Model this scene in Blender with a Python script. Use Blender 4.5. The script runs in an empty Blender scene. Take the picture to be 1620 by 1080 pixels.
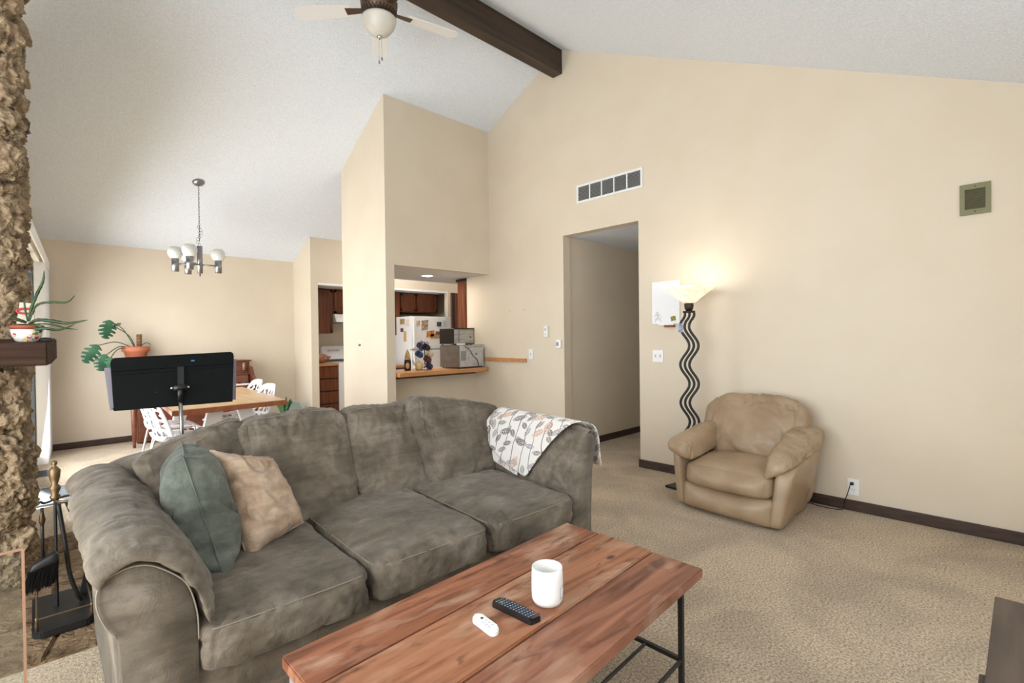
import bpy, bmesh, math, random
from mathutils import Vector, Matrix, noise
random.seed(7)
SC = bpy.context.scene
COL = SC.collection
PI = math.pi

# ------------------------------------------------------------------ camera
CAM_H = 1.28
FPX = 785.56
YAW, PITCH, ROLL = math.radians(46.0899), math.radians(-0.5345), math.radians(-0.6794)
_F = Vector((math.cos(YAW), math.sin(YAW), 0)); _R = Vector((math.sin(YAW), -math.cos(YAW), 0)); _U = Vector((0, 0, 1))
_F2 = _F*math.cos(PITCH) + _U*math.sin(PITCH); _U2 = _U*math.cos(PITCH) - _F*math.sin(PITCH)
_R2 = _R*math.cos(ROLL) + _U2*math.sin(ROLL); _U3 = _U2*math.cos(ROLL) - _R*math.sin(ROLL)
cam_d = bpy.data.cameras.new('camera'); cam = bpy.data.objects.new('camera', cam_d); COL.objects.link(cam)
cam_d.sensor_width = 36; cam_d.lens = FPX/1620*36; cam_d.clip_start = 0.02; cam_d.clip_end = 200
mw = Matrix.Identity(4)
for i in range(3):
    mw[i][0] = _R2[i]; mw[i][1] = _U3[i]; mw[i][2] = -_F2[i]
mw[2][3] = CAM_H
cam.matrix_world = mw
SC.camera = cam

# ------------------------------------------------------------------ world, sun, window and fill light, exposure
SC.view_settings.view_transform = 'Standard'; SC.view_settings.look = 'None'
SC.view_settings.gamma = 1; SC.view_settings.use_curve_mapping = False
SC.view_settings.exposure = 0.04
w = bpy.data.worlds.new('sky'); SC.world = w; w.use_nodes = True
bg = w.node_tree.nodes['Background']; bg.inputs[0].default_value = (0.80, 0.88, 1.0, 1); bg.inputs[1].default_value = 1.2

def area_light(name, loc, direction, sx, sy, power, color=(1, 1, 1), spread=180):
    d = bpy.data.lights.new(name, 'AREA'); d.shape = 'RECTANGLE'; d.size = sx; d.size_y = sy
    d.energy = power; d.color = color; d.spread = math.radians(spread)
    o = bpy.data.objects.new(name, d); COL.objects.link(o); o.location = loc
    o.rotation_euler = Vector(direction).to_track_quat('-Z', 'Y').to_euler()
    return o
sun_d = bpy.data.lights.new('sun', 'SUN'); sun_d.energy = 24; sun_d.angle = math.radians(0.6); sun_d.color = (1, 0.95, 0.86)
sun = bpy.data.objects.new('sun', sun_d); COL.objects.link(sun); sun.location = (-4, 6, 5)
sun.rotation_euler = Vector((0.55, 0.22, -0.95)).to_track_quat('-Z', 'Y').to_euler()
area_light('daylight_living_window', (-1.72, 1.4, 1.35), (1, 0.05, 0.0), 2.9, 2.0, 135, (0.94, 0.98, 1.0))
area_light('front_fill_light', (1.6, -0.46, 1.35), (0.0, 1, 0.0), 2.6, 1.5, 14, (0.94, 0.98, 1.0))  # added soft fill from behind the camera, not a known window
area_light('daylight_sliding_door', (0.16, 6.1, 1.05), (1, 0.02, -0.12), 2.7, 1.9, 82, (0.95, 0.98, 1.0), 160)

# ------------------------------------------------------------------ helpers
def ray(u, v):
    d = _R2*((u-810)/FPX) - _U3*((v-540)/FPX) + _F2
    return d
def onX(u, v, X):
    d = ray(u, v); t = X/d.x; return Vector((X, d.y*t, CAM_H+d.z*t))
def onY(u, v, Y):
    d = ray(u, v); t = Y/d.y; return Vector((d.x*t, Y, CAM_H+d.z*t))
def onZ(u, v, Z):
    d = ray(u, v); t = (Z-CAM_H)/d.z; return Vector((d.x*t, d.y*t, Z))

MATS = {}
def rgb(r, g, b):
    f = lambda c: ((c/255+0.055)/1.055)**2.4 if c > 10 else c/255/12.92
    return (f(r), f(g), f(b), 1)
def mat(name, col, rough=0.6, col2=None, scale=6, stretch=(1, 1, 1), detail=4, bump=0, bscale=60, bstretch=(1, 1, 1), metal=0, spec=0.5,
        lo=0.35, hi=0.65, bdist=0.004, emit=None, emit_s=0, sheen=0, coat=0, trans=0, voro=False, alpha=1.0, sss=0):
    if name in MATS: return MATS[name]
    m = bpy.data.materials.new(name); m.use_nodes = True; nt = m.node_tree; N = nt.nodes; L = nt.links
    b = N['Principled BSDF']
    b.inputs['Base Color'].default_value = col; b.inputs['Roughness'].default_value = rough
    b.inputs['Metallic'].default_value = metal; b.inputs['Specular IOR Level'].default_value = spec
    if sheen: b.inputs['Sheen Weight'].default_value = sheen; b.inputs['Sheen Roughness'].default_value = 0.4
    if coat: b.inputs['Coat Weight'].default_value = coat; b.inputs['Coat Roughness'].default_value = 0.15
    if trans: b.inputs['Transmission Weight'].default_value = trans
    if alpha < 1: b.inputs['Alpha'].default_value = alpha
    if emit: b.inputs['Emission Color'].default_value = emit; b.inputs['Emission Strength'].default_value = emit_s
    tc = N.new('ShaderNodeTexCoord')
    def tex(sc, st, det):
        mp = N.new('ShaderNodeMapping'); mp.inputs['Scale'].default_value = st
        L.new(tc.outputs['Object'], mp.inputs['Vector'])
        n = N.new('ShaderNodeTexNoise'); n.inputs['Scale'].default_value = sc; n.inputs['Detail'].default_value = det
        L.new(mp.outputs[0], n.inputs['Vector']); return n
    if col2:
        n = tex(scale, stretch, detail); r = N.new('ShaderNodeValToRGB')
        r.color_ramp.elements[0].position = lo; r.color_ramp.elements[1].position = hi
        r.color_ramp.elements[0].color = col; r.color_ramp.elements[1].color = col2
        L.new(n.outputs['Fac'], r.inputs[0]); L.new(r.outputs[0], b.inputs['Base Color'])
    if bump:
        n = tex(bscale, bstretch, 5)
        bp = N.new('ShaderNodeBump'); bp.inputs['Strength'].default_value = bump; bp.inputs['Distance'].default_value = bdist
        src = n.outputs['Fac']
        if voro:
            v = N.new('ShaderNodeTexVoronoi'); v.inputs['Scale'].default_value = bscale; L.new(tc.outputs['Object'], v.inputs['Vector']); src = v.outputs['Distance']
        L.new(src, bp.inputs['Height']); L.new(bp.outputs[0], b.inputs['Normal'])
    MATS[name] = m; return m

def link(name, bm, m, parent=None, smooth=False, loc=None):
    me = bpy.data.meshes.new(name); bm.normal_update(); bmesh.ops.recalc_face_normals(bm, faces=bm.faces[:]); bm.to_mesh(me); bm.free()
    if smooth:
        for p in me.polygons: p.use_smooth = True
    o = bpy.data.objects.new(name, me); COL.objects.link(o)
    if m: me.materials.append(m)
    if loc is not None: o.location = loc
    if parent is not None:
        o.parent = parent
        if loc is None: o.matrix_parent_inverse = Matrix.LocRotScale(parent.location, parent.rotation_euler, parent.scale).inverted()
    return o
def thing(name, label, cat, loc=(0, 0, 0), rz=0, group=None):
    o = bpy.data.objects.new(name, None); COL.objects.link(o); o.location = loc; o.rotation_euler = (0, 0, rz)
    o.empty_display_size = 0.1
    o['label'] = label; o['category'] = cat
    if group: o['group'] = group
    return o
def tag(o, label, cat, group=None, kind=None):
    o['label'] = label; o['category'] = cat
    if group: o['group'] = group
    if kind: o['kind'] = kind
    return o
def struct(o, label=None):
    o['kind'] = 'structure'
    if label: o['label'] = label
    return o
def NB(): return bmesh.new()
def abox(bm, x0, x1, y0, y1, z0, z1, bev=0, seg=2):
    vs = [bm.verts.new(p) for p in [(x0,y0,z0),(x1,y0,z0),(x1,y1,z0),(x0,y1,z0),(x0,y0,z1),(x1,y0,z1),(x1,y1,z1),(x0,y1,z1)]]
    fs = [bm.faces.new([vs[i] for i in f]) for f in [(3,2,1,0),(4,5,6,7),(0,1,5,4),(1,2,6,5),(2,3,7,6),(3,0,4,7)]]
    if bev:
        es = list({e for f in fs for e in f.edges})
        bmesh.ops.bevel(bm, geom=es, offset=bev, segments=seg, affect='EDGES', profile=0.5)
    return bm
def box(x0, x1, y0, y1, z0, z1, bev=0, seg=2): return abox(NB(), x0, x1, y0, y1, z0, z1, bev, seg)
def aprism(bm, pts, off, bev=0):
    """extrude a planar polygon (list of 3D points) by vector off"""
    a = [bm.verts.new(p) for p in pts]; b = [bm.verts.new(Vector(p)+Vector(off)) for p in pts]; n = len(pts)
    fs = [bm.faces.new(a), bm.faces.new(b[::-1])]
    for i in range(n): fs.append(bm.faces.new([a[i], b[i], b[(i+1) % n], a[(i+1) % n]]))
    if bev:
        es = list({e for f in fs for e in f.edges}); bmesh.ops.bevel(bm, geom=es, offset=bev, segments=2, affect='EDGES')
    return bm
def prism(pts, off, bev=0): return aprism(NB(), pts, off, bev)
def atube(bm, pts, r, seg=8, cap=True, closed=False):
    pts = [Vector(p) for p in pts]; n = len(pts)
    rr = r if isinstance(r, (list, tuple)) else [r]*n
    rings = []; up = None
    for i, p in enumerate(pts):
        if closed: t = pts[(i+1) % n]-pts[i-1]
        else: t = pts[min(i+1, n-1)]-pts[max(i-1, 0)]
        if t.length < 1e-9: t = Vector((0, 0, 1))
        t.normalize()
        if up is None: up = t.orthogonal()
        up = (up - t*up.dot(t)); up = up.normalized() if up.length > 1e-6 else t.orthogonal()
        s = t.cross(up)
        rings.append([bm.verts.new(p + (up*math.cos(2*PI*k/seg)+s*math.sin(2*PI*k/seg))*rr[i]) for k in range(seg)])
    m = n if closed else n-1
    for i in range(m):
        A, B = rings[i], rings[(i+1) % n]
        for k in range(seg): bm.faces.new([A[k], A[(k+1) % seg], B[(k+1) % seg], B[k]])
    if cap and not closed:
        bm.faces.new(rings[0][::-1]); bm.faces.new(rings[-1])
    return bm
def tube(pts, r, seg=8, cap=True, closed=False): return atube(NB(), pts, r, seg, cap, closed)
def alathe(bm, prof, c=(0, 0, 0), seg=24, axis='z'):
    c = Vector(c); rings = []
    for r, h in prof:
        if r < 1e-6: rings.append([bm.verts.new(c + Vector((0, 0, h)))])
        else: rings.append([bm.verts.new(c + Vector((r*math.cos(2*PI*k/seg), r*math.sin(2*PI*k/seg), h))) for k in range(seg)])
    for A, B in zip(rings, rings[1:]):
        if len(A) == 1 and len(B) == 1: continue
        for k in range(seg):
            k2 = (k+1) % seg
            if len(A) == 1: bm.faces.new([A[0], B[k2], B[k]])
            elif len(B) == 1: bm.faces.new([A[k], A[k2], B[0]])
            else: bm.faces.new([A[k], A[k2], B[k2], B[k]])
    return bm
def lathe(prof, c=(0, 0, 0), seg=24): return alathe(NB(), prof, c, seg)
def turned(bm, loc, axis='Z', ang=0):
    bm.transform(Matrix.Translation(loc) @ Matrix.Rotation(ang, 4, axis)); return bm
def catmull(pts, n=8):
    P = [Vector(p) for p in pts]; P = [P[0]*2-P[1]] + P + [P[-1]*2-P[-2]]; out = []
    for i in range(1, len(P)-2):
        for k in range(n):
            t = k/n
            out.append(0.5*((2*P[i]) + (P[i+1]-P[i-1])*t + (2*P[i-1]-5*P[i]+4*P[i+1]-P[i+2])*t*t + (3*P[i]-P[i-1]-3*P[i+1]+P[i+2])*t**3))
    out.append(P[-2]); return out

def hex_map(c, u, v, w):
    a = (1+u)/2; b = (1+v)/2; d = (1+w)/2
    C = [Vector(x) for x in c]
    lo = (C[0]*(1-a)+C[1]*a)*(1-b) + (C[3]*(1-a)+C[2]*a)*b
    hi = (C[4]*(1-a)+C[5]*a)*(1-b) + (C[7]*(1-a)+C[6]*a)*b
    return lo*(1-d)+hi*d
def hex_pt(c, u, v, w, p, puff):
    r = (abs(u)**p+abs(v)**p+abs(w)**p)**(1/p)
    q = [u/r, v/r, w/r]
    q[0] += puff[0]*u**3*(1-v*v)*(1-w*w); q[1] += puff[1]*v**3*(1-u*u)*(1-w*w); q[2] += puff[2]*w**3*(1-u*u)*(1-v*v)
    return hex_map(c, *q)
def hexcush(c, n=(18, 18, 8), p=6, puff=(0.05, 0.05, 0.1), wr=0.0, sc=7, st=(1, 1, 1), seed=0):
    bm = NB(); V = {}
    def vert(i, j, k):
        if (i, j, k) not in V:
            u = math.sin((2*i/n[0]-1)*PI/2*0.9)/math.sin(PI/2*0.9); v = math.sin((2*j/n[1]-1)*PI/2*0.9)/math.sin(PI/2*0.9); w_ = math.sin((2*k/n[2]-1)*PI/2*0.9)/math.sin(PI/2*0.9)
            V[(i, j, k)] = bm.verts.new(hex_pt(c, u, v, w_, p, puff))
        return V[(i, j, k)]
    for k in (0, n[2]):
        for i in range(n[0]):
            for j in range(n[1]): bm.faces.new([vert(i, j, k), vert(i+1, j, k), vert(i+1, j+1, k), vert(i, j+1, k)])
    for j in (0, n[1]):
        for i in range(n[0]):
            for k in range(n[2]): bm.faces.new([vert(i, j, k), vert(i+1, j, k), vert(i+1, j, k+1), vert(i, j, k+1)])
    for i in (0, n[0]):
        for j in range(n[1]):
            for k in range(n[2]): bm.faces.new([vert(i, j, k), vert(i, j+1, k), vert(i, j+1, k+1), vert(i, j, k+1)])
    wrinkle(bm, wr, sc, st, seed)
    return bm
def wrinkle(bm, wr, sc=7, st=(1, 1, 1), seed=0):
    if not wr: return
    bmesh.ops.recalc_face_normals(bm, faces=bm.faces[:]); bm.normal_update()
    off = Vector((seed*3.7, seed*1.3, seed*2.1)); D = []
    for v in bm.verts:
        q = Vector((v.co.x*st[0], v.co.y*st[1], v.co.z*st[2]))*sc + off
        a = noise.noise(q); b = 1-abs(noise.noise(q*2.1+Vector((5, 5, 5))))*2
        D.append(v.normal*(wr*(0.7*a+0.45*b*b*b)))
    for v, d in zip(bm.verts, D): v.co += d
def crease(bm, amp, d, freq=14, aniso=5, thr=0.16, seed=0, mask=None):
    """narrow fold lines running along direction d"""
    bmesh.ops.recalc_face_normals(bm, faces=bm.faces[:]); bm.normal_update()
    d = Vector(d).normalized(); a = d.orthogonal().normalized(); b = d.cross(a); D = []; off = Vector((seed*2.3, seed*4.1, seed*1.7))
    for v in bm.verts:
        q = Vector((v.co.dot(d)*freq/aniso, v.co.dot(a)*freq, v.co.dot(b)*freq)) + off
        w_ = noise.noise(q*0.35+Vector((9, 2, 4)))*0.35
        n_ = abs(noise.noise(q+Vector((w_, w_, w_))))
        g_ = max(0.0, 1-n_/thr); k_ = noise.noise(v.co*5+off)*0.9+0.55; k_ = max(0.0, min(1.0, k_))
        m_ = mask(v.co) if mask else 1.0
        D.append(v.normal*(-amp*g_*k_*m_ + amp*0.5*noise.noise(q*0.7)*m_))
    for v, dd in zip(bm.verts, D): v.co += dd
def subsurf(o, lv=1):
    m = o.modifiers.new('subsurf', 'SUBSURF'); m.levels = lv; m.render_levels = lv; return o
def pillow_bm(quad, thick, n=18, wr=0.01, seed=0, sc=9, pinch=0.10):
    """scatter pillow from 4 corner points (ccw) with pinched edges"""
    A, B, C, D = [Vector(q) for q in quad]; N_ = (B-A).cross(D-A).normalized(); cen = (A+B+C+D)/4
    bm = NB(); S = []
    for side in (1, -1):
        G = []
        for i in range(n+1):
            row = []
            for j in range(n+1):
                s = 2*i/n-1; t = 2*j/n-1
                s2 = s*(1-pinch*(1-t*t)); t2 = t*(1-pinch*(1-s*s))
                a = (1+s2)/2; b = (1+t2)/2
                p = (A*(1-a)+B*a)*(1-b)+(D*(1-a)+C*a)*b
                h = thick/2*((1-s**4)*(1-t**4))**0.55
                if side == -1 and (i in (0, n) or j in (0, n)): row.append(S[0][i][j]); continue
                row.append(bm.verts.new(p+N_*h*side))
            G.append(row)
        S.append(G)
        for i in range(n):
            for j in range(n): bm.faces.new([G[i][j], G[i+1][j], G[i+1][j+1], G[i][j+1]])
    wrinkle(bm, wr, sc, seed=seed)
    return bm
def loft(secs, closed=True, cap=True):
    bm = NB(); R = [[bm.verts.new(p) for p in s] for s in secs]; n = len(R[0])
    for A, B in zip(R, R[1:]):
        for k in range(n if closed else n-1): bm.faces.new([A[k], A[(k+1) % n], B[(k+1) % n], B[k]])
    if cap and closed:
        bm.faces.new(R[0][::-1]); bm.faces.new(R[-1])
    return bm
def text_obj(name, s, size, m, loc, rot, parent=None, ext=0.0005):
    cu = bpy.data.curves.new(name, 'FONT'); cu.body = s; cu.size = size; cu.align_x = 'CENTER'; cu.align_y = 'CENTER'; cu.extrude = ext
    o = bpy.data.objects.new(name, cu); COL.objects.link(o); o.location = loc; o.rotation_euler = rot; cu.materials.append(m)
    if parent is not None: o.parent = parent; o.matrix_parent_inverse = Matrix.LocRotScale(parent.location, parent.rotation_euler, parent.scale).inverted()
    return o
def copy_tree(o, parent=None):
    c = o.copy(); COL.objects.link(c)
    if parent is not None: c.parent = parent
    for ch in list(o.children): copy_tree(ch, c)
    return c

# ------------------------------------------------------------------ materials
M_wall = mat('wall_paint', rgb(218, 205, 185), 0.55, rgb(221, 209, 190), 2.5, bump=0.12, bscale=180, bdist=0.001)
M_ceil = mat('ceiling_texture', rgb(222, 231, 243), 0.9, rgb(236, 242, 250), 70, bump=1.0, bscale=110, bdist=0.006)
def carpet_mat():
    m = bpy.data.materials.new('carpet'); m.use_nodes = True; N = m.node_tree.nodes; L = m.node_tree.links; b = N['Principled BSDF']
    b.inputs['Roughness'].default_value = 0.95; b.inputs['Specular IOR Level'].default_value = 0.1; b.inputs['Sheen Weight'].default_value = 0.25
    tc = N.new('ShaderNodeTexCoord')
    n1 = N.new('ShaderNodeTexNoise'); n1.inputs['Scale'].default_value = 95; n1.inputs['Detail'].default_value = 4; n1.inputs['Roughness'].default_value = 0.8
    n2 = N.new('ShaderNodeTexNoise'); n2.inputs['Scale'].default_value = 2.4; n2.inputs['Detail'].default_value = 5; n2.inputs['Distortion'].default_value = 0.6
    for n in (n1, n2): L.new(tc.outputs['Object'], n.inputs['Vector'])
    r = N.new('ShaderNodeValToRGB'); e = r.color_ramp.elements
    e[0].position = 0.34; e[0].color = rgb(124, 101, 76); e[1].position = 0.64; e[1].color = rgb(252, 236, 210)
    x = r.color_ramp.elements.new(0.48); x.color = rgb(210, 187, 157)
    L.new(n1.outputs['Fac'], r.inputs[0])
    r2 = N.new('ShaderNodeValToRGB'); e = r2.color_ramp.elements
    e[0].position = 0.36; e[0].color = (0.72, 0.72, 0.72, 1); e[1].position = 0.62; e[1].color = (1.06, 1.06, 1.06, 1)
    L.new(n2.outputs['Fac'], r2.inputs[0])
    mx = N.new('ShaderNodeMix'); mx.data_type = 'RGBA'; mx.blend_type = 'MULTIPLY'; mx.inputs[0].default_value = 0.8
    L.new(r.outputs[0], mx.inputs[6]); L.new(r2.outputs[0], mx.inputs[7]); L.new(mx.outputs[2], b.inputs['Base Color'])
    bp = N.new('ShaderNodeBump'); bp.inputs['Strength'].default_value = 0.9; bp.inputs['Distance'].default_value = 0.012
    L.new(n1.outputs['Fac'], bp.inputs['Height']); L.new(bp.outputs[0], b.inputs['Normal'])
    return m
M_carpet = carpet_mat()
M_base = mat('dark_baseboard_wood', rgb(52, 36, 32), 0.45, rgb(74, 54, 46), 8, (1, 1, 8))
M_beam = mat('dark_beam_wood', rgb(50, 38, 29), 0.6, rgb(76, 60, 47), 3, (0.25, 6, 6), detail=6, bump=0.3, bscale=5, bstretch=(0.6, 10, 10))
M_white = mat('white_paint', rgb(236, 236, 236), 0.45)
M_plastic = mat('white_plastic', rgb(240, 240, 240), 0.35)
M_black = mat('black_metal', rgb(24, 24, 26), 0.45)
M_blackplastic = mat('black_plastic', rgb(18, 18, 20), 0.4)
M_chrome = mat('chrome', rgb(190, 192, 195), 0.22, metal=1)
M_brushed = mat('brushed_nickel', rgb(150, 152, 155), 0.35, metal=1)
M_cab = mat('cabinet_wood', rgb(88, 46, 26), 0.45, rgb(122, 68, 38), 5, (7, 7, 0.5), detail=5)
M_cabdark = mat('cabinet_dark_wood', rgb(40, 22, 15), 0.6)  # deep brown for hinges, crown, stile, drawer carcass and grooves
M_butcher = mat('honey_wood', rgb(186, 128, 78), 0.4, rgb(206, 150, 98), 4, (0.6, 8, 8), detail=5)
M_glass = bpy.data.materials.new('clear_glass'); M_glass.use_nodes = True
_n = M_glass.node_tree.nodes; _l = M_glass.node_tree.links; _n.clear()
_o = _n.new('ShaderNodeOutputMaterial'); _t = _n.new('ShaderNodeBsdfTransparent'); _t.inputs[0].default_value = (0.93, 0.96, 0.95, 1)
_g = _n.new('ShaderNodeBsdfGlossy'); _g.inputs['Roughness'].default_value = 0.03; _mx = _n.new('ShaderNodeMixShader'); _mx.inputs[0].default_value = 0.08
_l.new(_t.outputs[0], _mx.inputs[1]); _l.new(_g.outputs[0], _mx.inputs[2]); _l.new(_mx.outputs[0], _o.inputs[0])

# ------------------------------------------------------------------ structure
XR = 4.234            # right wall plane
RY, RZ = 3.60, 4.45   # ridge
YB = 7.962            # back wall
XL, YF = -1.85, -0.55
def roof(y): return 2.739+0.477*(y-0.013) if y < RY else RZ-0.45*(y-RY)

struct(link('floor', box(-2.2, 8.0, -0.9, 8.6, -0.12, 0.0), M_carpet), 'beige plush carpet covering the whole floor')
bm = NB()
for y0, y1 in ((YF-0.1, RY), (RY, 8.6)):
    z0, z1 = roof(y0), roof(y1)
    if y0 == RY: z0 = RZ
    if y1 == RY: z1 = RZ
    aprism(bm, [(-2.2, y0, z0), (-2.2, y1, z1), (-2.2, y1, z1+0.1), (-2.2, y0, z0+0.1)], (8.0, 0, 0))
struct(link('ceiling', bm, M_ceil), 'white textured vaulted ceiling')

def wall_YZ(bm, x0, x1, y0, y1, zb, ztop=None):
    """wall in the plane X, from y0..y1, bottom zb, top follows the roof"""
    ys = [y0] + ([RY] if y0 < RY < y1 else []) + [y1]
    top = [(x0, y, (RZ if abs(y-RY) < 1e-6 else roof(y))+0.04 if ztop is None else ztop) for y in ys]
    aprism(bm, [(x0, y0, zb)] + top + [(x0, y1, zb)], (x1-x0, 0, 0))
DY0, DY1, DZ = 2.615, 3.565, 2.39
bm = NB()
wall_YZ(bm, XR, XR+0.12, YF-0.1, DY0, 0); wall_YZ(bm, XR, XR+0.12, DY0, DY1, DZ); wall_YZ(bm, XR, XR+0.12, DY1, 5.27, 0)
struct(link('wall_right', bm, M_wall), 'tall beige gable wall with hallway opening')
# hallway beyond the opening
bm = NB(); abox(bm, XR+0.12, 7.2, 3.58, 3.68, 0, 2.6); struct(link('wall_hall_left', bm, M_wall))
bm = NB(); abox(bm, XR+0.12, 7.2, 2.50, 2.60, 0, 2.6); struct(link('wall_hall_right', bm, M_wall))
struct(link('wall_hall_end', box(7.1, 7.2, 2.6, 3.6, 0, 2.6), M_wall))
struct(link('ceiling_hall', box(XR+0.1, 7.2, 2.5, 3.7, 2.392, 2.46), M_ceil))
struct(link('wall_back', box(-0.4, 3.0, YB, YB+0.1, 0, 2.62), M_wall))
bm = NB(); abox(bm, -2.0, 0.3, YF-0.1, YF, 0, 2.52); abox(bm, 2.9, XR, YF-0.1, YF, 0, 2.52); abox(bm, 0.3, 2.9, YF-0.1, YF, 0, 0.6); abox(bm, 0.3, 2.9, YF-0.1, YF, 2.1, 2.52)
struct(link('wall_front', bm, M_wall))
def window(name, P):
    # P: 4 corner points of the opening; frame bars along its edges, a mullion and one pane
    P = [Vector(p) for p in P]; f = NB()
    for a, b in zip(P, P[1:]+P[:1]): atube(f, [a, b], 0.03, 4)
    atube(f, [(P[0]+P[1])/2, (P[2]+P[3])/2], 0.022, 4)
    o = struct(link(name, f, M_white)); n = (P[1]-P[0]).cross(P[3]-P[0]).normalized()
    link('pane', prism([p-n*0.002 for p in P], n*0.004), M_glass, o)
window('window_added', [(0.3, YF-0.05, 0.6), (2.9, YF-0.05, 0.6), (2.9, YF-0.05, 2.1), (0.3, YF-0.05, 2.1)])  # unseen window, added to go with the front fill light
window('window_2', [(XL-0.05, -0.1, 0.3), (XL-0.05, 2.9, 0.3), (XL-0.05, 2.9, 2.4), (XL-0.05, -0.1, 2.4)])
# living-room left wall with a wide window opening
bm = NB(); wall_YZ(bm, XL-0.1, XL, YF-0.1, -0.1, 0); wall_YZ(bm, XL-0.1, XL, -0.1, 2.9, 0, 0.3); wall_YZ(bm, XL-0.1, XL, -0.1, 2.9, 2.4); wall_YZ(bm, XL-0.1, XL, 2.9, 4.5, 0)
struct(link('wall_left', bm, M_wall))
# kitchen side: short return wall (pillar), header over the pass-through, half wall
bm = NB()
t0, t1 = roof(4.803)+0.03, roof(5.98)+0.03
abox(bm, 2.745, 2.85, 4.803, 4.91, 0, t0)
plan = [(2.745, 4.905), (2.85, 4.905), (2.915, 5.98), (2.81, 5.98)]
lo = [bm.verts.new((x, y, 0)) for x, y in plan]; hi = [bm.verts.new((x, y, (t0-0.045 if y < 5 else t1))) for x, y in plan]
bm.faces.new(lo[::-1]); bm.faces.new(hi)
for i in range(4): bm.faces.new([lo[i], lo[(i+1) % 4], hi[(i+1) % 4], hi[i]])
abox(bm, 2.85, XR, 4.803, 4.91, 2.085, t0)
struct(link('wall_kitchen', bm, M_wall), 'beige wall around the kitchen pass-through')
struct(link('wall_kitchen_half', box(2.855, XR, 5.10, 5.20, 0, 0.838), M_wall))
bm = NB(); abox(bm, 2.86, 5.7, 4.912, 5.97, 2.086, 2.14); struct(link('ceiling_kitchen', bm, mat('smooth_ceiling', rgb(214, 218, 226), 0.8)))
bm = NB(); abox(bm, 2.92, 5.7, 5.90, 5.97, 2.14, 3.46); struct(link('wall_kitchen_upper', bm, M_wall))
# wall with kitchen alcove opening
bm = NB()
abox(bm, 2.937, 3.045, 7.30, 7.40, 0, 2.82); abox(bm, 3.045, 5.42, 7.30, 7.40, 2.118, 2.82); abox(bm, 5.42, 5.7, 7.30, 7.40, 0, 2.82)
abox(bm, 2.937, 3.03, 7.40, 7.962, 0, 2.76)
struct(link('wall_alcove', bm, M_wall), 'beige wall beside the kitchen alcove')
struct(link('trim_1', box(3.045, 5.42, 7.295, 8.25, 2.085, 2.118), M_white))
struct(link('wall_kitchen_back', box(2.95, 5.8, 8.25, 8.35, 0, 2.6), M_wall))
struct(link('wall_kitchen_end', box(5.65, 5.75, 4.9, 8.3, 0, 3.9), M_wall))
struct(link('wall_kitchen_side', box(XR+0.12, 5.7, 4.9, 5.0, 0, 3.9), M_wall))
# dining left wall (slightly out of square) with the sliding door opening
def LX(y): return -0.107+0.053*(y-5.31)
def lw(bm, y0, y1, z0, z1):
    aprism(bm, [(LX(y0), y0, z0), (LX(y1), y1, z0), (LX(y1)-0.1, y1, z0), (LX(y0)-0.1, y0, z0)], (0, 0, z1-z0))
bm = NB()
lw(bm, 4.35, 4.75, 0, 4.0); lw(bm, 4.75, 7.70, 2.12, 3.6); lw(bm, 7.70, 7.97, 0, 2.6)
struct(link('wall_dining_left', bm, M_wall))

# baseboards
def bb(name, x0, x1, y0, y1, h=0.078):
    struct(link(name, box(x0, x1, y0, y1, 0, h, 0.004), M_base))
bb('baseboard_right', XR-0.014, XR, YF, DY0); bb('baseboard_right_far', XR-0.014, XR, DY1, 5.27)
bb('baseboard_jamb', XR-0.014, XR+0.12, DY0, DY0+0.012)
bb('baseboard_hall', XR+0.0, 7.1, 3.565, 3.58); bb('baseboard_back', 0.10, 2.937, YB-0.014, YB)
bb('baseboard_front', XL, XR, YF, YF+0.014)

# ridge beam
bmb = box(XL-0.1, XR-0.004, 3.548, 3.682, 4.165, 4.50, 0.006)
tag(link('ceiling_beam', bmb, M_beam), 'dark stained wooden ridge beam under the vaulted ceiling', 'beam')

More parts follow.
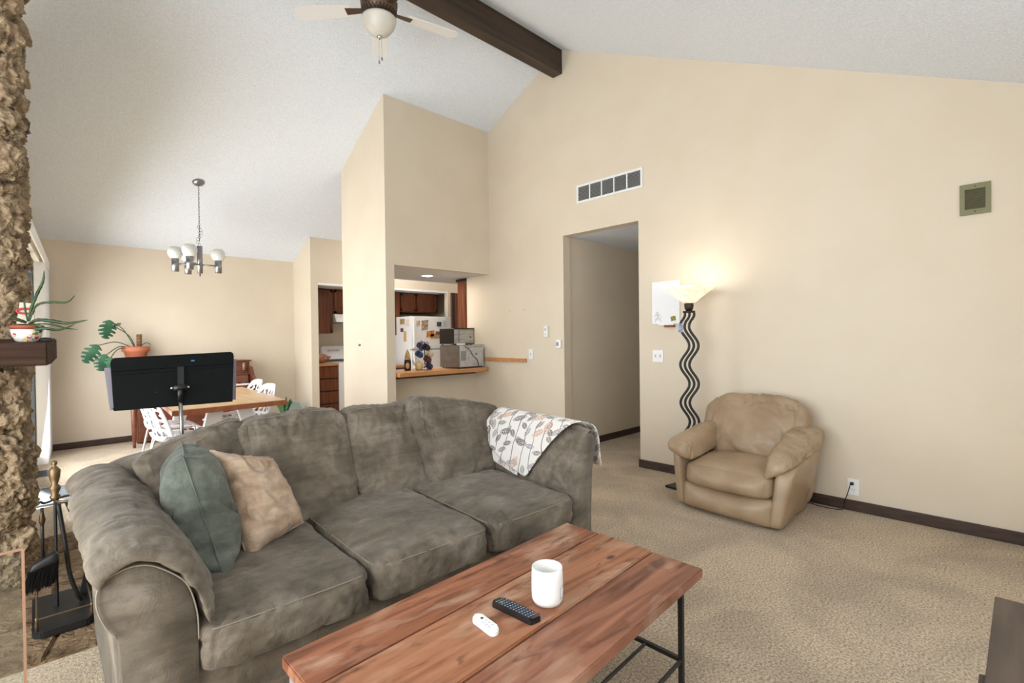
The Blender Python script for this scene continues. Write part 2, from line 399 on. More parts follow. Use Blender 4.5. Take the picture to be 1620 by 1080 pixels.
# ------------------------------------------------------------------ sofa
def suede(name, c1, c2, c3):
    m = bpy.data.materials.new(name); m.use_nodes = True; N = m.node_tree.nodes; L = m.node_tree.links; b = N['Principled BSDF']
    b.inputs['Roughness'].default_value = 0.85; b.inputs['Specular IOR Level'].default_value = 0.2
    b.inputs['Sheen Weight'].default_value = 0.18; b.inputs['Sheen Roughness'].default_value = 0.4
    tc = N.new('ShaderNodeTexCoord')
    def nz(s, d, st=(1, 1, 1), dist=0.0):
        mp = N.new('ShaderNodeMapping'); mp.inputs['Scale'].default_value = st; L.new(tc.outputs['Object'], mp.inputs[0])
        n = N.new('ShaderNodeTexNoise'); n.inputs['Scale'].default_value = s; n.inputs['Detail'].default_value = d; n.inputs['Distortion'].default_value = dist
        n.inputs['Roughness'].default_value = 0.62
        L.new(mp.outputs[0], n.inputs['Vector']); return n
    a = nz(4.5, 7, (1, 1, 1), 0.5); r = N.new('ShaderNodeValToRGB'); e = r.color_ramp.elements
    e[0].position = 0.32; e[0].color = c1; e[1].position = 0.70; e[1].color = c3; x = e.new(0.5); x.color = c2
    L.new(a.outputs['Fac'], r.inputs[0])
    s = nz(16, 5, (0.35, 1.6, 1.6), 0.3); r2 = N.new('ShaderNodeValToRGB'); e = r2.color_ramp.elements
    e[0].position = 0.35; e[0].color = (0.80, 0.80, 0.80, 1); e[1].position = 0.66; e[1].color = (1.18, 1.17, 1.16, 1)
    L.new(s.outputs['Fac'], r2.inputs[0])
    mx = N.new('ShaderNodeMix'); mx.data_type = 'RGBA'; mx.blend_type = 'MULTIPLY'; mx.inputs[0].default_value = 1
    L.new(r.outputs[0], mx.inputs[6]); L.new(r2.outputs[0], mx.inputs[7]); L.new(mx.outputs[2], b.inputs['Base Color'])
    f = nz(14, 6, (1, 1, 1), 1.2); bp = N.new('ShaderNodeBump'); bp.inputs['Strength'].default_value = 0.55; bp.inputs['Distance'].default_value = 0.014
    L.new(f.outputs['Fac'], bp.inputs['Height']); L.new(bp.outputs[0], b.inputs['Normal'])
    return m
M_suede = suede('grey_brown_suede', rgb(90, 82, 71), rgb(110, 101, 89), rgb(138, 129, 118))
M_seam = mat('suede_seam', rgb(140, 132, 120), 0.8)
sofa = thing('sofa', 'grey-brown suede three-seat sofa with loose back cushions behind the coffee table', 'sofa', (1.15, 2.2, 0))
def sofa_part(name, bm, sub=1, m=None, parent=None):
    o = link(name, bm, m or M_suede, parent or sofa, True)
    if sub: subsurf(o, sub)
    return o
def hx(x0, x1, y0, y1, z0, z1): return [(x0,y0,z0),(x1,y0,z0),(x1,y1,z0),(x0,y1,z0),(x0,y0,z1),(x1,y0,z1),(x1,y1,z1),(x0,y1,z1)]
# base rail and back frame
sofa_part('base_rail', hexcush(hx(0.20, 2.14, 1.685, 2.66, 0.035, 0.325), (24, 14, 8), 16, (0, 0, 0), 0.004))
sofa_part('back_frame', hexcush(hx(0.16, 2.20, 2.52, 2.78, 0.06, 0.80), (24, 8, 14), 9, (0, 0.02, 0.02), 0.008))
# seat cushions
for i, (x0, x1, dz) in enumerate(((0.325, 0.872, 0.0), (0.876, 1.446, 0.005), (1.45, 2.035, 0.0))):
    c = hx(x0, x1, 1.635, 2.44, 0.305, 0.452+dz); 
    c[5] = (x1, 1.64, 0.445+dz); c[6] = (x1-0.01, 2.44, 0.49+dz); c[7] = (x0+0.01, 2.44, 0.49+dz)
    bm_ = hexcush(c, (44, 48, 14), 11, (0.0, 0.03, 0.17), 0.008, 6, (1, 1, 1), i+1)
    crease(bm_, 0.012, (0.15, 1, 0.3), 24, 5, 0.14, i*3+1, lambda p: 1.0 if p.y < 1.72 else 0.35)
    crease(bm_, 0.012, (1, 0.4, 0), 9, 3, 0.12, i*5+2, lambda p: 0.8 if p.y > 1.8 else 0.2)
    o = sofa_part('seat_cushion', bm_, 0)
    # stitched seam along the front and side edges
    for w_, nm in ((0.86, 'seam'),):
        pts = [hex_pt(c, -1+2*t/40, -1, w_, 11, (0, 0.03, 0.17)) + Vector((0, -0.0015, 0)) for t in range(2, 39)]
        link(nm, tube(pts, 0.0022, 5), M_seam, o, True)
    pts = [hex_pt(c, -1, -1+2*t/40, 0.86, 11, (0, 0.03, 0.17)) for t in range(1, 36)]
    link('seam', tube(pts, 0.0022, 5), M_seam, o, True)
# back cushions (front quad TL,TR,BR,BL + thickness backwards)
def back_cushion(TL, TR, BR, BL, off_top, off_bot, seed, puff=(0.02, 0.30, 0.03), p=7, wr=0.010, n=(60, 14, 56), cd=(1, 0, 0.6)):
    TL, TR, BR, BL = [Vector(q) for q in (TL, TR, BR, BL)]; ot = Vector(off_top); ob = Vector(off_bot)
    c = [BL, BR, BR+ob, BL+ob, TL, TR, TR+ot, TL+ot]
    bm_ = hexcush(c, n, p, puff, wr, 6, (1.2, 1, 0.8), seed)
    zl = min(BL.z, BR.z); cx = (BL.x+BR.x)/2; hw = abs(BR.x-BL.x)/2
    crease(bm_, 0.030, cd, 15, 5, 0.15, seed, lambda q: max(0.15, 1-abs(q.z-zl)/0.28)*(0.4+0.6*max(0, (q.x-cx)/hw)))
    crease(bm_, 0.026, (-cd[0], cd[1], cd[2]), 15, 5, 0.15, seed+3, lambda q: max(0.1, 1-abs(q.z-zl)/0.28)*(0.3+0.7*max(0, (cx-q.x)/hw)))
    crease(bm_, 0.014, (0.1, 0, 1), 24, 5, 0.14, seed+7, lambda q: max(0.0, (q.z-zl-0.22)/0.2))
    o = sofa_part('back_cushion', bm_, 0)
    pts = [hex_pt(c, -0.97+1.94*t/30, -0.75, 1, p, puff)+Vector((0, 0, 0.002)) for t in range(0, 31)]
    link('seam', tube(pts, 0.0018, 5), M_seam, o, True)
back_cushion(onY(200, 727, 2.42), onY(389, 655, 2.52), onY(410, 840, 2.30), onY(290, 850, 2.16), (0.02, 0.15, -0.02), (0, 0.2, 0.0), 11, (0.02, 0.25, 0.03))
back_cushion(onY(372, 668, 2.48), onY(547, 644, 2.48), onY(577, 812, 2.27), onY(430, 852, 2.22), (0, 0.15, 0), (0, 0.2, 0), 12)
back_cushion(onY(544, 649, 2.48), onY(684, 636, 2.50), onY(697, 778, 2.28), onY(576, 812, 2.27), (0, 0.15, 0), (0, 0.2, 0), 13)
back_cushion(onY(648, 624, 2.43), onY(797, 640, 2.47), onY(787, 752, 2.24), onY(692, 778, 2.22), (0, 0.16, -0.01), (0, 0.2, 0), 14)
# arms: loft the profile along Y
def prof_left(k):
    """front panel profile of the scroll arm, (x,z), k: 0 front .. 1 back"""
    dz = 0.055*k; e = 0.0
    P = [(0.17, 0.03), (0.162, 0.2), (0.155, 0.42), (0.145, 0.50), (0.120, 0.545), (0.105, 0.605), (0.115, 0.652), (0.160, 0.676), (0.212, 0.672),
         (0.264, 0.635), (0.305, 0.585), (0.327, 0.50), (0.330, 0.42), (0.330, 0.03)]
    return [(x+e, z+(dz if z > 0.4 else 0)) for x, z in P]
secs = []
for k in range(13):
    t = k/12; y = 1.665+t*(2.74-1.665)
    s = 0.985 if k == 0 else 1
    pr = catmull([(x, y, z) for x, z in prof_left(t)], 4)
    secs.append(pr)
sofa_part('arm', loft(secs), 0)
# arm pillow draped over the scroll
def pillow_arm(prof, y0, y1, th, seed, kz):
    bm = NB(); base = catmull([(x, 0, z) for x, z in prof], 8); n = len(base)-1; ny = 60
    def nrm(i):
        a = base[max(0, i-1)]; b = base[min(n, i+1)]; t = (b-a).normalized(); return Vector((-t.z, 0, t.x))
    cen = Vector((0.22, 0, 0.5))
    rows = []
    for side in (1, 0):
        G = []
        for j in range(ny+1):
            t = j/ny; row = []
            for i in range(n+1):
                s = i/n
                nn = nrm(i)
                if nn.dot(base[i]-cen) < 0: nn = -nn
                ed = ((1-(2*s-1)**6)*(1-(2*t-1)**8))**0.5
                if side == 0 and (i in (0, n) or j in (0, ny)): row.append(rows[0][j][i]); continue
                h = th*ed if side else -0.012*ed
                p = base[i]+nn*(h+0.006); p.y = y0+(y1-y0)*t; p.z += kz*t
                row.append(bm.verts.new(p))
            G.append(row)
        rows.append(G)
        for j in range(ny):
            for i in range(n): bm.faces.new([G[j][i], G[j][i+1], G[j+1][i+1], G[j+1][i]])
    wrinkle(bm, 0.010, 7, (0.6, 2.2, 1), seed)
    crease(bm, 0.016, (1, 0.12, 0), 20, 6, 0.16, seed)
    return bm
armp = sofa_part('arm_pillow', pillow_arm([(0.116, 0.640), (0.130, 0.664), (0.168, 0.684), (0.215, 0.680), (0.266, 0.643), (0.308, 0.582), (0.335, 0.52), (0.352, 0.45)], 1.640, 2.72, 0.050, 3, 0.055))
secs = []
for k in range(13):
    t = k/12; y = 1.66+t*(2.74-1.66); dz = 0.03*t
    P = [(2.035, 0.03), (2.035, 0.42), (2.045, 0.52), (2.075, 0.62), (2.118, 0.70), (2.165, 0.745), (2.210, 0.738), (2.232, 0.69), (2.215, 0.62), (2.195, 0.52), (2.185, 0.3), (2.182, 0.03)]
    secs.append(catmull([(x, y, z+(dz if z > 0.45 else 0)) for x, z in P], 4))
sofa_part('arm', loft(secs), 0)
sofa_part('arm_pillow', pillow_arm([(2.03, 0.45), (2.045, 0.54), (2.075, 0.63), (2.118, 0.71), (2.165, 0.755), (2.205, 0.75)], 1.655, 2.66, 0.02, 5, 0.03))
# front panel piping
pts = catmull([(x, 1.660, z) for x, z in prof_left(0)][3:13], 6); link('piping', tube(pts, 0.0022, 6), M_seam, sofa, True)
for x, y in ((0.26, 1.78), (2.08, 1.78), (0.26, 2.6), (2.08, 2.6)):
    link('foot', lathe([(0, 0), (0.025, 0), (0.03, 0.045), (0, 0.045)], (x, y, 0), 12), M_base, sofa)

M_green = suede('sage_suede', rgb(76, 80, 72), rgb(100, 105, 96), rgb(124, 128, 118))
M_beige = suede('tan_suede', rgb(150, 126, 104), rgb(176, 152, 130), rgb(198, 178, 158))
def scatter(quad, th, m, label, seed):
    t = thing('throw_pillow', label, 'pillow', sum((Vector(q) for q in quad), Vector())/4)
    bm_ = pillow_bm(quad, th, 48, 0.010, seed, 8, 0.07); crease(bm_, 0.018, (0.4, 0.3, -1), 12, 4, 0.16, seed)
    o = link('cover', bm_, m, t, True)
    A, B, C, D = [Vector(q) for q in quad]; pts = []
    for P, Q in ((A, B), (B, C), (C, D), (D, A)):
        M_ = (A+B+C+D)/4
        for k in range(10):
            f = k/10; p = P.lerp(Q, f); p = p.lerp(M_, 0.06*(1-(2*f-1)**2)); pts.append(p)
    link('seam', tube(pts, 0.003, 5, closed=True), m, t, True)
_g1 = onY(290, 722, 2.06); _g2 = onY(356, 916, 1.92)
scatter([_g1, _g2, _g2+Vector((0.03, 0.33, 0.03)), _g1+Vector((0.05, 0.30, 0.0))], 0.215, M_green, 'sage green suede throw pillow leaning against the sofa arm', 21)
scatter([onY(392, 890, 2.02), onY(480, 826, 2.14), onY(426, 722, 2.28), onY(334, 712, 2.21)], 0.17, M_beige, 'light tan suede throw pillow beside the green one', 22)

# ------------------------------------------------------------------ leaf-print throw on the right arm
def leaf_mat():
    m = bpy.data.materials.new('leaf_print'); m.use_nodes = True; N = m.node_tree.nodes; L = m.node_tree.links; b = N['Principled BSDF']
    b.inputs['Roughness'].default_value = 0.9; b.inputs['Sheen Weight'].default_value = 0.2
    uv = N.new('ShaderNodeUVMap')
    def math_(op, a, c=None):
        n = N.new('ShaderNodeMath'); n.operation = op
        for i, q in enumerate((a, c)):
            if q is None: continue
            if isinstance(q, (int, float)): n.inputs[i].default_value = q
            else: L.new(q, n.inputs[i])
        return n.outputs[0]
    cur = None
    base = N.new('ShaderNodeRGB'); base.outputs[0].default_value = rgb(226, 222, 218); cur = base.outputs[0]
    # branches
    wv = N.new('ShaderNodeTexWave'); wv.inputs['Scale'].default_value = 1.5; wv.inputs['Distortion'].default_value = 6; wv.inputs['Detail'].default_value = 1; wv.inputs['Detail Scale'].default_value = 0.8
    mp = N.new('ShaderNodeMapping'); mp.inputs['Scale'].default_value = (3, 3, 3); mp.inputs['Rotation'].default_value = (0, 0, 0.6)
    L.new(uv.outputs[0], mp.inputs[0]); L.new(mp.outputs[0], wv.inputs['Vector'])
    br = math_('GREATER_THAN', wv.outputs['Fac'], 0.985)
    mx = N.new('ShaderNodeMix'); mx.data_type = 'RGBA'; L.new(br, mx.inputs[0]); L.new(cur, mx.inputs[6]); mx.inputs[7].default_value = rgb(128, 118, 118); cur = mx.outputs[2]
    for k, (sc, cols, keep) in enumerate(((13.5, [rgb(96, 88, 94), rgb(130, 118, 112), rgb(150, 146, 152)], 0.12), (9.5, [rgb(205, 170, 150), rgb(112, 104, 104), rgb(160, 150, 146)], 0.3))):
        vo = N.new('ShaderNodeTexVoronoi'); vo.voronoi_dimensions = '2D'; vo.inputs['Scale'].default_value = sc; vo.inputs['Randomness'].default_value = 0.75
        mp = N.new('ShaderNodeMapping'); mp.inputs['Location'].default_value = (k*3.3, k*1.7, 0); L.new(uv.outputs[0], mp.inputs[0]); L.new(mp.outputs[0], vo.inputs['Vector'])
        sub = N.new('ShaderNodeVectorMath'); sub.operation = 'SUBTRACT'; L.new(mp.outputs[0], sub.inputs[0]); L.new(vo.outputs['Position'], sub.inputs[1])
        sx = N.new('ShaderNodeSeparateColor'); L.new(vo.outputs['Color'], sx.inputs[0])
        ang = math_('MULTIPLY', sx.outputs[0], 6.28)
        rot = N.new('ShaderNodeVectorRotate'); rot.rotation_type = 'Z_AXIS'; L.new(sub.outputs[0], rot.inputs['Vector']); L.new(ang, rot.inputs['Angle'])
        sp = N.new('ShaderNodeSeparateXYZ'); L.new(rot.outputs[0], sp.inputs[0])
        x = math_('MULTIPLY', sp.outputs[0], sc); y = math_('MULTIPLY', sp.outputs[1], sc)
        x2 = math_('MULTIPLY', math_('MULTIPLY', x, x), 4.6)     # leaf half length ~0.46
        lim = math_('MULTIPLY', math_('SUBTRACT', 1.0, x2), 0.21)
        ay = math_('ABSOLUTE', y)
        ins = math_('GREATER_THAN', lim, ay); ins = math_('MULTIPLY', ins, math_('GREATER_THAN', sx.outputs[1], keep))
        rib = math_('GREATER_THAN', ay, 0.012)
        vein = math_('GREATER_THAN', math_('SINE', math_('ADD', math_('MULTIPLY', x, 38), math_('MULTIPLY', ay, -40))), -0.75)
        rp = N.new('ShaderNodeValToRGB'); rp.color_ramp.interpolation = 'CONSTANT'
        e = rp.color_ramp.elements; e[0].position = 0; e[0].color = cols[0]; e[1].position = 0.4; e[1].color = cols[1]; q = e.new(0.72); q.color = cols[2]
        L.new(sx.outputs[2], rp.inputs[0])
        f = math_('MULTIPLY', ins, math_('MULTIPLY', rib, vein))
        mx = N.new('ShaderNodeMix'); mx.data_type = 'RGBA'; L.new(f, mx.inputs[0]); L.new(cur, mx.inputs[6]); L.new(rp.outputs[0], mx.inputs[7]); cur = mx.outputs[2]
    L.new(cur, b.inputs['Base Color'])
    return m
M_leaf = leaf_mat()
def grid_cloth(name, rows, m, parent=None, th=0.006, wr=0.006, seed=0, scale_uv=1.0, sub=1):
    """rows of points -> cloth with UVs in metres"""
    bm = NB(); G = [[bm.verts.new(p) for p in r] for r in rows]; uvl = bm.loops.layers.uv.new('UVMap'); ni = len(G); nj = len(G[0])
    U = [[0.0]*nj for _ in range(ni)]; V_ = [[0.0]*nj for _ in range(ni)]
    for i in range(ni):
        for j in range(nj):
            if i: V_[i][j] = V_[i-1][j] + (Vector(rows[i][j])-Vector(rows[i-1][j])).length
            if j: U[i][j] = U[i][j-1] + (Vector(rows[i][j])-Vector(rows[i][j-1])).length
    idx = {G[i][j]: (U[i][j], V_[i][j]) for i in range(ni) for j in range(nj)}
    for i in range(ni-1):
        for j in range(nj-1):
            f = bm.faces.new([G[i][j], G[i][j+1], G[i+1][j+1], G[i+1][j]])
            for l in f.loops: l[uvl].uv = idx[l.vert]
    wrinkle(bm, wr, 9, seed=seed)
    o = link(name, bm, m, parent, True)
    s = o.modifiers.new('solid', 'SOLIDIFY'); s.thickness = th; s.offset = 1
    if sub: subsurf(o, sub)
    return o
def arm_curve(y):
    dz = 0.03*(y-1.66)/1.08
    return catmull([(2.018, y, 0.455), (2.028, y, 0.54+dz), (2.058, y, 0.64+dz), (2.10, y, 0.73+dz), (2.155, y, 0.785+dz), (2.215, y, 0.778+dz), (2.252, y, 0.71+dz), (2.262, y, 0.62+dz), (2.275, y, 0.54+dz)], 5)
import bisect
def arm_at(y, s):
    c = arm_curve(y); f = s*(len(c)-1); i = min(int(f), len(c)-2); return c[i].lerp(c[i+1], f-i)
rows = []
for i in range(27):
    s = i/26; row = []
    for j in range(19):
        t = j/18
        near = 1.98-0.32*min(1, s/0.62); far = 2.42-0.10*min(1, s/0.62)
        s0 = 0.02+0.22*t**1.4
        ss = s0+(1-s0)*s
        y = near+(far-near)*t
        p = arm_at(y, ss); p += Vector((-0.012, 0, 0.012))*(1 if ss < 0.6 else 0.3)
        if ss > 0.62: p += Vector((0.012, 0.0, 0.0)) + Vector((0.02*math.sin(t*14), 0, 0))*(ss-0.62)*2.2
        row.append(p)
    rows.append(row)
blanket = thing('throw_blanket', 'white throw blanket with grey leaf print draped over the far sofa arm', 'blanket', (2.15, 2.1, 0.44))
grid_cloth('cloth', rows, M_leaf, blanket, 0.008, 0.007, 4)
rows = []
for i in range(8):
    row = []
    for j in range(12):
        t = j/11; y = 2.06+0.40*t; s = 0.015+0.20*i/7
        p = arm_at(y, s+0.12*t); p += Vector((-0.004, 0, 0)); row.append(p)
    rows.append(row)
grid_cloth('fold', rows, M_leaf, blanket, 0.006, 0.003, 8)

# ------------------------------------------------------------------ coffee table
def plank_mat(name, seed, c1, c2, c3):
    m = bpy.data.materials.new(name); m.use_nodes = True; N = m.node_tree.nodes; L = m.node_tree.links; b = N['Principled BSDF']
    b.inputs['Roughness'].default_value = 0.42; b.inputs['Specular IOR Level'].default_value = 0.45
    tc = N.new('ShaderNodeTexCoord')
    def nz(s, d, st, dist=0.0, off=0):
        mp = N.new('ShaderNodeMapping'); mp.inputs['Scale'].default_value = st; mp.inputs['Location'].default_value = (seed*1.9+off, seed*0.7, seed); L.new(tc.outputs['Object'], mp.inputs[0])
        n = N.new('ShaderNodeTexNoise'); n.inputs['Scale'].default_value = s; n.inputs['Detail'].default_value = d; n.inputs['Distortion'].default_value = dist; L.new(mp.outputs[0], n.inputs['Vector']); return n
    g = nz(3.6, 8, (0.5, 6, 1), 1.2); r = N.new('ShaderNodeValToRGB'); e = r.color_ramp.elements
    e[0].position = 0.30; e[0].color = c1; e[1].position = 0.68; e[1].color = c3; q = e.new(0.48); q.color = c2
    L.new(g.outputs['Fac'], r.inputs[0]); cur = r.outputs[0]
    def over(fac, lo, hi, col, amt):
        nonlocal cur
        rr = N.new('ShaderNodeValToRGB'); rr.color_ramp.elements[0].position = lo; rr.color_ramp.elements[1].position = hi
        rr.color_ramp.elements[0].color = (0, 0, 0, 1); rr.color_ramp.elements[1].color = (amt, amt, amt, 1); L.new(fac, rr.inputs[0])
        mx = N.new('ShaderNodeMix'); mx.data_type = 'RGBA'; L.new(rr.outputs[0], mx.inputs[0]); L.new(cur, mx.inputs[6]); mx.inputs[7].default_value = col; cur = mx.outputs[2]
    over(nz(4.2, 5, (0.7, 1.6, 1), 0.8).outputs['Fac'], 0.52, 0.70, rgb(196, 164, 138), 0.7)   # worn pale areas
    over(nz(9, 6, (0.6, 2.2, 1), 1.0, 5).outputs['Fac'], 0.57, 0.70, rgb(78, 46, 32), 0.75)       # dark stains
    v = N.new('ShaderNodeTexVoronoi'); v.inputs['Scale'].default_value = 4.2; mp = N.new('ShaderNodeMapping'); mp.inputs['Scale'].default_value = (0.8, 1.5, 0.0); mp.inputs['Location'].default_value = (seed*0.37, seed*0.53, 0)
    L.new(tc.outputs['Object'], mp.inputs[0]); L.new(mp.outputs[0], v.inputs['Vector'])
    inv = N.new('ShaderNodeMath'); inv.operation = 'SUBTRACT'; inv.inputs[0].default_value = 1; L.new(v.outputs['Distance'], inv.inputs[1])
    over(inv.outputs[0], 0.90, 0.95, rgb(72, 54, 44), 0.85)                                       # knots
    L.new(cur, b.inputs['Base Color'])
    rg = N.new('ShaderNodeMapRange'); rg.inputs[3].default_value = 0.32; rg.inputs[4].default_value = 0.6; L.new(g.outputs['Fac'], rg.inputs[0]); L.new(rg.outputs[0], b.inputs['Roughness'])
    bp = N.new('ShaderNodeBump'); bp.inputs['Strength'].default_value = 0.35; bp.inputs['Distance'].default_value = 0.003; L.new(g.outputs['Fac'], bp.inputs['Height']); L.new(bp.outputs[0], b.inputs['Normal'])
    return m
ct = thing('coffee_table', 'rustic red-brown plank coffee table on a black iron frame', 'table', (1.1, 1.1, 0))
TZ = 0.44
ends_r = [1.446, 1.266, 1.263, 1.016, 1.012, 0.812]; ends_l = [1.377, 1.195, 1.191, 0.945, 0.941, 0.742]
for i in range(3):
    yr0, yr1, yl0, yl1 = ends_r[2*i+1], ends_r[2*i], ends_l[2*i+1], ends_l[2*i]
    dzt = (0, 0.003, -0.001)[i]
    o = link('plank', prism([(0.462, yl0, TZ-0.035), (1.722, yr0, TZ-0.035), (1.722, yr1, TZ-0.035), (0.462, yl1, TZ-0.035)], (0, 0, 0.035+dzt), 0.004),
             plank_mat('plank_wood_%d' % i, i*3+1, *((rgb(98, 58, 40), rgb(140, 86, 60), rgb(164, 108, 80)), (rgb(108, 68, 48), rgb(150, 97, 68), rgb(174, 121, 90)), (rgb(92, 57, 43), rgb(132, 84, 63), rgb(158, 107, 83)))[i]), ct)
def irn(pts, r=0.008): link('frame_bar', tube(pts, r, 6), M_black, ct)
SL = 0.055   # skew of the top
for x, ya, yb, nm in ((1.62, 0.845, 1.40, 0), (0.56, 0.79, 1.34, 1)):
    for y in (ya, yb): link('leg', box(x-0.008, x+0.008, y-0.008, y+0.008, 0, TZ-0.035), M_black, ct)
    for z in (0.395, 0.14): link('frame_bar', box(x-0.007, x+0.007, ya, yb, z-0.007, z+0.007), M_black, ct)
for (a, b_) in (((0.56, 0.79), (1.62, 0.845)), ((0.56, 1.34), (1.62, 1.40))):
    for z in (0.395, 0.14): irn([(a[0], a[1], z), (b_[0], b_[1], z)], 0.007)
for k in range(1, 4):
    f = k/4; irn([(0.56, 0.79+0.55*f, 0.14), (1.62, 0.845+0.555*f, 0.14)], 0.006)
for f in (0.33, 0.66): irn([(0.56+1.06*f, 0.8+0.05*f, 0.14), (0.56+1.06*f, 1.34+0.05*f, 0.14)], 0.006)
link('end_panel', prism([(0.475, 1.36, 0.06), (0.492, 0.80, 0.06), (0.492, 0.80, 0.40), (0.475, 1.36, 0.40)], (0.012, 0, 0)), mat('grey_painted_end', rgb(120, 122, 130), 0.5, rgb(145, 146, 152), 12), ct)

# mug
mc = onZ(866, 952, TZ+0.003); 
mug = thing('mug', 'white ceramic mug with a small drawn square on the coffee table', 'mug', mc)
R_ = 0.050
prof = [(0, 0), (R_*0.62, 0), (R_*0.86, 0.004), (R_*0.97, 0.016), (R_, 0.040), (R_*0.99, 0.085), (R_*0.955, 0.114), (R_*0.91, 0.115), (R_*0.93, 0.07), (R_*0.9, 0.02), (R_*0.75, 0.008), (0, 0.007)]
link('body', lathe(prof, mc, 40), mat('glazed_white', rgb(244, 243, 240), 0.25), mug, True)
bmx = NB()
a0 = math.atan2(-_R2.y*-1, 1)
dirr = (_R2*0.93 - _F2*0.36); ang0 = math.atan2(dirr.y, dirr.x)
def mp_(a, z, r=R_+0.0006): return Vector((mc.x+r*math.cos(a), mc.y+r*math.sin(a), mc.z+z))
for zz, aa0, aa1 in ((0.026, -0.35, 0.35), (0.058, -0.35, 0.35), (0.064, -0.28, 0.3)):
    atube(bmx, [mp_(ang0+aa0+(aa1-aa0)*k/6, zz, R_*0.992+0.0006) for k in range(7)], 0.0006, 4)
for aa in (-0.35, 0.35): atube(bmx, [mp_(ang0+aa, 0.026+0.032*k/4, R_*0.995+0.0006) for k in range(5)], 0.0006, 4)
link('drawn_square', bmx, mat('thin_grey_ink', rgb(150, 150, 150), 0.6), mug)
hd = ang0+2.1
link('handle', tube(catmull([mp_(hd, 0.078, R_-0.003), mp_(hd, 0.082, R_+0.018), mp_(hd, 0.055, R_+0.027), mp_(hd, 0.027, R_+0.016), mp_(hd, 0.026, R_-0.003)], 6), 0.0045, 8), MATS['glazed_white'], mug, True)

# black remote
def remote(name, A, B, C, zt, th, m, label, rnd):
    """A far-left, B far-right, C near-right (top plan); returns thing + local frame"""
    t = thing(name, label, 'remote', (A+C)/2); ex = (B-A); ey = (C-B)
    o = A.copy(); z0 = TZ+0.004
    bm = NB(); n = 8; pts = []
    W, Ln = ex.length, ey.length; xu, yu = ex.normalized(), ey.normalized()
    for cx, cy, a in ((rnd, rnd, PI), (W-rnd, rnd, 1.5*PI), (W-rnd, Ln-rnd, 0), (rnd, Ln-rnd, PI/2)):
        for k in range(n): 
            q = a+PI/2*k/(n-1); pts.append((cx+rnd*math.cos(q), cy+rnd*math.sin(q)))
    P = [Vector((o.x, o.y, z0))+xu*x+yu*y for x, y in pts]
    aprism(bm, P, (0, 0, th)); bmesh.ops.bevel(bm, geom=[e for e in bm.edges if abs(e.verts[0].co.z-e.verts[1].co.z) < 1e-6 and e.verts[0].co.z > z0+th/2 and len(e.link_faces) == 2], offset=th*0.25, segments=2, affect='EDGES')
    link('body', bm, m, t)
    return t, Vector((o.x, o.y, z0+th)), xu, yu, W, Ln
def button(t, o, xu, yu, x, y, w_, h_, m, hh=0.0014, name='button'):
    c = o+xu*x+yu*y; 
    return link(name, prism([c-xu*w_/2-yu*h_/2, c+xu*w_/2-yu*h_/2, c+xu*w_/2+yu*h_/2, c-xu*w_/2+yu*h_/2], (0, 0, hh)), m, t)
A = onZ(777, 951, TZ+0.02); B = onZ(794, 944, TZ+0.02); C = onZ(857, 973, TZ+0.02)
xu_ = (B-A).normalized(); ln = (C-B); Bn = B; 
t, o_, xu, yu, W, Ln = remote('tv_remote', A, B, B + (C-B) , 0, 0.018, M_blackplastic, 'black television remote with many small buttons on the coffee table', 0.008)
M_btn = mat('button_grey', rgb(70, 82, 100), 0.5); M_btnl = mat('button_print', rgb(190, 200, 210), 0.5); M_btnr = mat('button_red', rgb(190, 40, 40), 0.4); M_btng = mat('button_yellow_green', rgb(150, 160, 60), 0.4)
for r_ in range(12):
    for c_ in range(4):
        y = Ln*(0.10+0.80*r_/11); x = W*(0.18+0.64*c_/3)
        mm = M_btn
        if (r_, c_) == (11, 3): mm = M_btnr
        elif r_ == 1 and c_ == 1: mm = M_btng
        bo = button(t, o_, xu, yu, x, y, W*0.14, Ln*0.045, mm, 0.0012)
        button(bo, o_+Vector((0, 0, 0.0012)), xu, yu, x, y, W*0.07, Ln*0.014, M_btnl, 0.0002, 'print') if mm == M_btn else None
A = onZ(744, 977, TZ+0.014); B = onZ(757, 968, TZ+0.014); C = onZ(793, 994, TZ+0.014)
t, o_, xu, yu, W, Ln = remote('streaming_remote', A, B, B+(C-B), 0, 0.013, M_plastic, 'small white rounded streaming remote on the coffee table', min((B-A).length*0.49, 0.019))
M_bl = mat('button_pale', rgb(205, 208, 222), 0.5); M_bd = mat('button_dark', rgb(60, 62, 70), 0.4)
def rbutton(x, y, r, m):
    c = o_+xu*x+yu*y; link('button', lathe([(0, 0.0008), (r, 0.0008), (r, 0), (0, -0.0002)], c, 14), m, t)
rbutton(W*0.62, Ln*0.30, W*0.13, M_bd)
for k, (x, y) in enumerate(((0.32, 0.47), (0.68, 0.47), (0.32, 0.6), (0.68, 0.6), (0.32, 0.73), (0.68, 0.73))): rbutton(W*x, Ln*y, W*0.10, M_bl)

